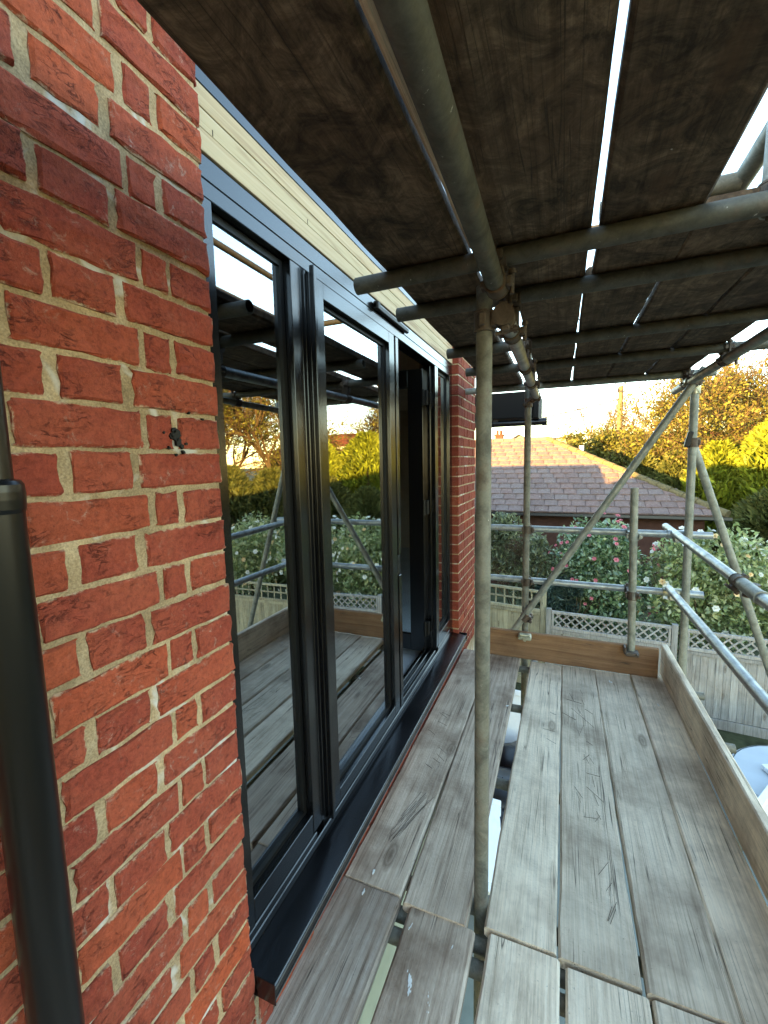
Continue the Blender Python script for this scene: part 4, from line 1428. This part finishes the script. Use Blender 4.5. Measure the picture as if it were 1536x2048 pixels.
# ------------------------------------------------------------------ bungalow with a tiled hip roof
bg_ = thing('bungalow', (1, 18, GROUND), 'brick bungalow with a low hipped roof of grey brown tiles, mossy along the hip', 'bungalow')
EY, RY, EX, EZ, RZ = 15.0, 20.0, 5.10, -1.74, .78
k_ = (RZ - EZ) / (RY - EY)
m = MB(); m.box(-9, 4.7, 15.45, 24.6, GROUND, EZ + .0)
m.build('wall', MAT_WALLDARK, bg_)
m = MB()
ax = EX - (RY - EY)
m.add([(-9.5, EY, EZ), (EX, EY, EZ), (ax, RY, RZ), (-9.5, RY, RZ), (EX, 2 * RY - EY, EZ), (-9.5, 2 * RY - EY, EZ), (-9.5, EY, EZ - .12), (EX, EY, EZ - .12), (EX, 2 * RY - EY, EZ - .12), (-9.5, 2 * RY - EY, EZ - .12)],
      [(0, 1, 2, 3), (1, 4, 2), (3, 2, 4, 5), (0, 6, 7, 1), (1, 7, 8, 4), (6, 9, 8, 7), (0, 3, 5, 9, 6), (4, 8, 9, 5)])
rf = m.build('roof', MAT_TILE, bg_)
tl = MB()
tl.prism([(-.205, -.016), (.200, -.016), (.200, .020), (.12, .032), (-.10, .032), (-.205, .018)], 1, -.03, .40)
TILE_ME = None
slope = math.atan(k_)
rows = 15
rl = math.hypot(RY - EY, RZ - EZ) / rows
for r_ in range(rows):
    yb = EY - .05 + (RY - EY) * r_ / rows
    zb = EZ + (yb - EY) * k_ + .055
    xr = EX - (yb - EY)
    xl = -2.6
    n = int((xr - xl) / .42)
    for q in range(n):
        xx = xr - .21 - .42 * q - (.0 if r_ % 2 else .19)
        if xx < xl: break
        if TILE_ME is None:
            TILE_ME = tl.build('tile', MAT_TILE, bg_, at=(0, 0, 0)); o = TILE_ME; TILE_ME = o.data
            o.location = Vector((xx, yb, zb + ZG)) - WORLD_AT[bg_.name]
        else:
            o = put('tile', TILE_ME, (xx, yb, zb), bg_)
        o.rotation_euler = (slope - R(5.0) + random.gauss(0, .006), random.gauss(0, .008), random.gauss(0, .006))
# hip caps
hp = None
hd = Vector((ax - EX, RY - EY, RZ - EZ)); hn = 17
for q in range(hn):
    c = Vector((EX, EY, EZ)) + hd * ((q + .5) / hn) + Vector((0, 0, .06))
    if hp is None:
        m = MB(); m.tube((0, 0, -.235), (0, 0, .235), .13, 10, None, .105)
        ob = m.build('hip_tile', plain('mossy_hip', (.11, .090, .045), .95, 0, .2, .4, 14, .4), bg_, at=(0, 0, 0)); hp = ob.data
        ob.location = Vector((c.x, c.y, c.z + ZG)) - WORLD_AT[bg_.name]
    else:
        ob = put('hip_tile', hp, c, bg_)
    ob.rotation_euler = hd.to_track_quat('Z', 'Y').to_euler()
m = MB()
for q in range(9):
    m.tube((ax - .0 - .45 * q, RY, RZ + .03), (ax - .43 - .45 * q, RY, RZ + .03), .12, 10)
m.build('ridge_tiles', MAT_TILE, bg_)
m = MB(); m.prism([(EY - .12, EZ - .02), (EY - .13, EZ - .10), (EY - .04, EZ - .13), (EY - .01, EZ - .10), (EY - .01, EZ - .02)], 0, -9.5, EX + .1)
m.build('gutter', MAT_PLASTIC, bg_)
m = MB(); m.tube((1.42, 19.0, .20), (1.42, 19.0, .48), .09, 12)
m.build('vent_pipe', MAT_WHITE, bg_)

# flat roofed building, far house with chimney, far red roof
fb = thing('flat_roof_building', (.4, 29, GROUND), 'orange brick building with a cream fascia and flat roof behind the bungalow ridge', 'building')
m = MB(); m.box(-1.4, 1.40, 28.1, 33, GROUND, .70); m.build('wall', MAT_TILE_ORANGE, fb)
m = MB(); m.box(-1.6, 1.52, 27.9, 33.2, .74, 1.16); m.build('fascia', MAT_RENDER, fb)
m = MB(); m.box(-1.7, 1.60, 27.8, 33.3, 1.162, 1.22); m.build('flat_roof', MAT_FLASH, fb)
fh = thing('far_house', (-3, 38, GROUND), 'far cream gabled house with a brick chimney, just showing over the bungalow ridge', 'house')
m = MB(); m.prism([(-4.0, GROUND), (-1.2, GROUND), (-1.2, 1.1), (-2.6, 1.95), (-4.0, 1.1)], 1, 37.5, 42); m.build('wall', MAT_RENDER, fh)
m = MB(); m.prism([(-4.2, 1.08), (-2.6, 2.05), (-1.0, 1.08), (-1.0, 1.0), (-2.6, 1.96), (-4.2, 1.0)], 1, 37.3, 42.2); m.build('roof', MAT_FLASH, fh)
m = MB(); m.box(-5.6, -1.4, 38.0, 41, 1.2, 1.5); m.build('roof', MAT_FLASH, fh)
m = MB(); m.box(-4.62, -3.98, 38.2, 39, .8, 2.0); m.box(-4.7, -3.9, 38.1, 39.1, 2.0, 2.12); m.tube((-4.45, 38.5, 2.12), (-4.45, 38.5, 2.5), .12, 10); m.tube((-4.15, 38.5, 2.12), (-4.15, 38.5, 2.45), .12, 10)
m.build('chimney', MAT_WALLDARK, fh)
rh = thing('red_roof_house', (6, 33, GROUND), 'house with a low red tiled roof half hidden by the yellow trees', 'house')
m = MB(); m.box(4.6, 10.0, 32.2, 37, GROUND, .3); m.build('wall', MAT_WALLDARK, rh)
m = MB(); m.prism([(31.9, .25), (37.3, .25), (34.6, 1.6)], 0, 4.3, 10.3); m.build('roof', MAT_TILE_ORANGE, rh)

# house mirrored in the glass
mh = thing('dormer_house', (13, 27, GROUND), 'orange roofed house with a cream dormer, mirrored in the closed leaf', 'house')
m = MB(); m.box(9.5, 17.8, 24.5, 30.5, GROUND, -.6); m.build('wall', MAT_RENDER, mh)
m = MB(); m.prism([(24.0, -.7), (31.0, -.7), (27.5, 2.0)], 0, 9.0, 18.2); m.build('roof', MAT_TILE_ORANGE, mh)
dm = MB(); dm.box(10.9, 12.3, 24.9, 27, -.3, 1.05); dm.build('dormer_wall', MAT_RENDER, mh)
dm = MB(); dm.add([(10.6, 24.6, 1.05), (12.6, 24.6, 1.05), (12.6, 27.2, 1.10), (10.6, 27.2, 1.10), (11.6, 25.7, 1.75), (11.6, 27.4, 1.75)], [(0, 1, 4), (1, 2, 5, 4), (0, 4, 5, 3), (0, 3, 2, 1), (2, 3, 5)])
dm.build('dormer_roof', MAT_TILE_ORANGE, mh)
dm = MB(); dm.box(10.75, 12.45, 24.75, 24.88, .86, 1.04); dm.build('dormer_fascia', MAT_WHITE, mh)
dm = MB(); dm.box(11.1, 12.1, 24.84, 24.895, -.1, .75); wf = dm.build('window', MAT_WHITE, mh)
for q in range(3):
    dm = MB(); dm.box(11.15 + .32 * q, 11.42 + .32 * q, 24.825, 24.838, -.04, .69); dm.build('pane', MAT_GLASS, wf)

# unseen house added behind the pier, outline shaped for the shadow edge it casts
nb = thing('unseen_shadow_house', (-6, 9.5, GROUND), 'unseen gabled house added behind the brick pier, roofline shaped to cast the shadow edge', 'house')
m = MB(); m.prism([(4.9, GROUND), (13.2, GROUND), (13.2, -.95), (10.1, .80), (7.2, -.35), (6.6, .40), (4.9, .35)], 0, -8.5, -3.4); m.build('wall', MAT_WALLDARK, nb)

# ------------------------------------------------------------------ things on the ground, seen past the boards
tub = thing('round_tub', (3.45, 6.35, GROUND), 'round grey tub on the ground at right with white frames laid on it', 'tub')
m = MB()
prof = [(0, .70), (.42, .78), (.50, .80), (.53, .77)]
for q in range(len(prof) - 1):
    m.tube((3.55, 6.15, GROUND + .012 + prof[q][0]), (3.55, 6.15, GROUND + .012 + prof[q + 1][0]), prof[q][1], 36, None, prof[q + 1][1], False)
m.build('shell', MAT_TUB, tub)
m = MB(); m.tube((3.55, 6.15, GROUND + .515), (3.55, 6.15, GROUND + .53), .765, 36)
m.build('lid', MAT_TUB, tub)


def window_frame(at, w, h, rot, label, glass=False):
    t = thing('window_frame', at, label, 'window frame', 'discarded white window frames')
    m = MB(); bt = .075
    for (x0, x1, y0, y1) in ((-w / 2, w / 2, -h / 2, -h / 2 + bt), (-w / 2, w / 2, h / 2 - bt, h / 2), (-w / 2, -w / 2 + bt, -h / 2 + bt, h / 2 - bt), (w / 2 - bt, w / 2, -h / 2 + bt, h / 2 - bt)):
        m.rbox(((x0 + x1) / 2, (y0 + y1) / 2, 0), (x1 - x0, y1 - y0, .06), None, .006)
    me = m.build('frame', MAT_WHITE, t, at=(0, 0, 0))
    me.location = (0, 0, .03)
    if glass:
        m = MB(); m.rbox((0, 0, 0), (w - 2 * bt, h - 2 * bt, .02)); g_ = m.build('panel', MAT_WHITE, t, at=(0, 0, 0)); g_.location = (0, 0, .03)
    t.rotation_euler = rot
    return t


window_frame((3.55, 6.20, GROUND + .545), .80, .55, (0, 0, R(20)), 'small open white window frame lying on the grey tub')
window_frame((3.25, 5.45, GROUND + .56), .75, .9, (R(6), R(-4), R(55)), 'larger white panel lying across the near side of the grey tub', True)
window_frame((.13, 6.05, GROUND + .55), .75, 1.1, (R(70), 0, R(-8)), 'white panelled frame leaning below the far end of the gap in the boards', True)
window_frame((.135, 4.25, GROUND + .35), .14, .9, (R(20), R(10), R(10)), 'white strip of frame lying below the near end of the gap in the boards', True)
window_frame((.42, 5.2, GROUND + .30), .10, 1.0, (R(30), 0, R(35)), 'single white strip of frame leaning below the middle of the gap in the boards', True)
sk = thing('rubble_sack', (.15, 5.0, GROUND), 'black rubble sack on the ground below the gap in the boards', 'sack')
vs = []; n1, n2 = 14, 10
rr = random.Random(4)
for j in range(n2 + 1):
    for i in range(n1):
        t = PI * j / n2; p_ = 2 * PI * i / n1
        r_ = (1 + rr.gauss(0, .07)) * (math.sin(t) ** .6 + .02)
        vs.append((.15 + .34 * r_ * math.cos(p_), 4.95 + .36 * r_ * math.sin(p_), GROUND + .31 - .30 * math.cos(t)))
m = MB(); m.add(vs, [(j * n1 + i, j * n1 + (i + 1) % n1, (j + 1) * n1 + (i + 1) % n1, (j + 1) * n1 + i) for j in range(n2) for i in range(n1)], True)
m.build('bag', MAT_SACK, sk)
for (sx, sy, ss, lab) in ((.30, 5.55, 1.0, 'crumpled black sack beyond the first one under the gap in the boards'), (.25, 4.62, .8, 'small black sack next to the white strip under the gap in the boards')):
    s2_ = thing('rubble_sack', (sx, sy, GROUND), lab, 'sack')
    m2 = MB(); m2.add([((x - .15) * ss + sx, (y - 4.95) * ss + sy, (z - GROUND) * ss * rr.uniform(.97, 1.03) + GROUND) for x, y, z in vs], [(j * n1 + i, j * n1 + (i + 1) % n1, (j + 1) * n1 + (i + 1) % n1, (j + 1) * n1 + i) for j in range(n2) for i in range(n1)], True)
    m2.build('bag', MAT_SACK, s2_)
bp = thing('brick_pile', (.35, 4.62, GROUND), 'few loose orange bricks on the patio below the gap in the boards', 'brick pile')
for q, (x, y, z, a) in enumerate(((.05, 4.45, .045, .2), (.18, 4.48, .045, 1.0), (.10, 4.42, .11, .7), (.30, 4.42, .045, -.4))):
    o = put('brick', BRICK_CACHE[[k for k in BRICK_CACHE if k[0] > .19][0]], (x, y, GROUND + z), bp, (0, R(-90), a))
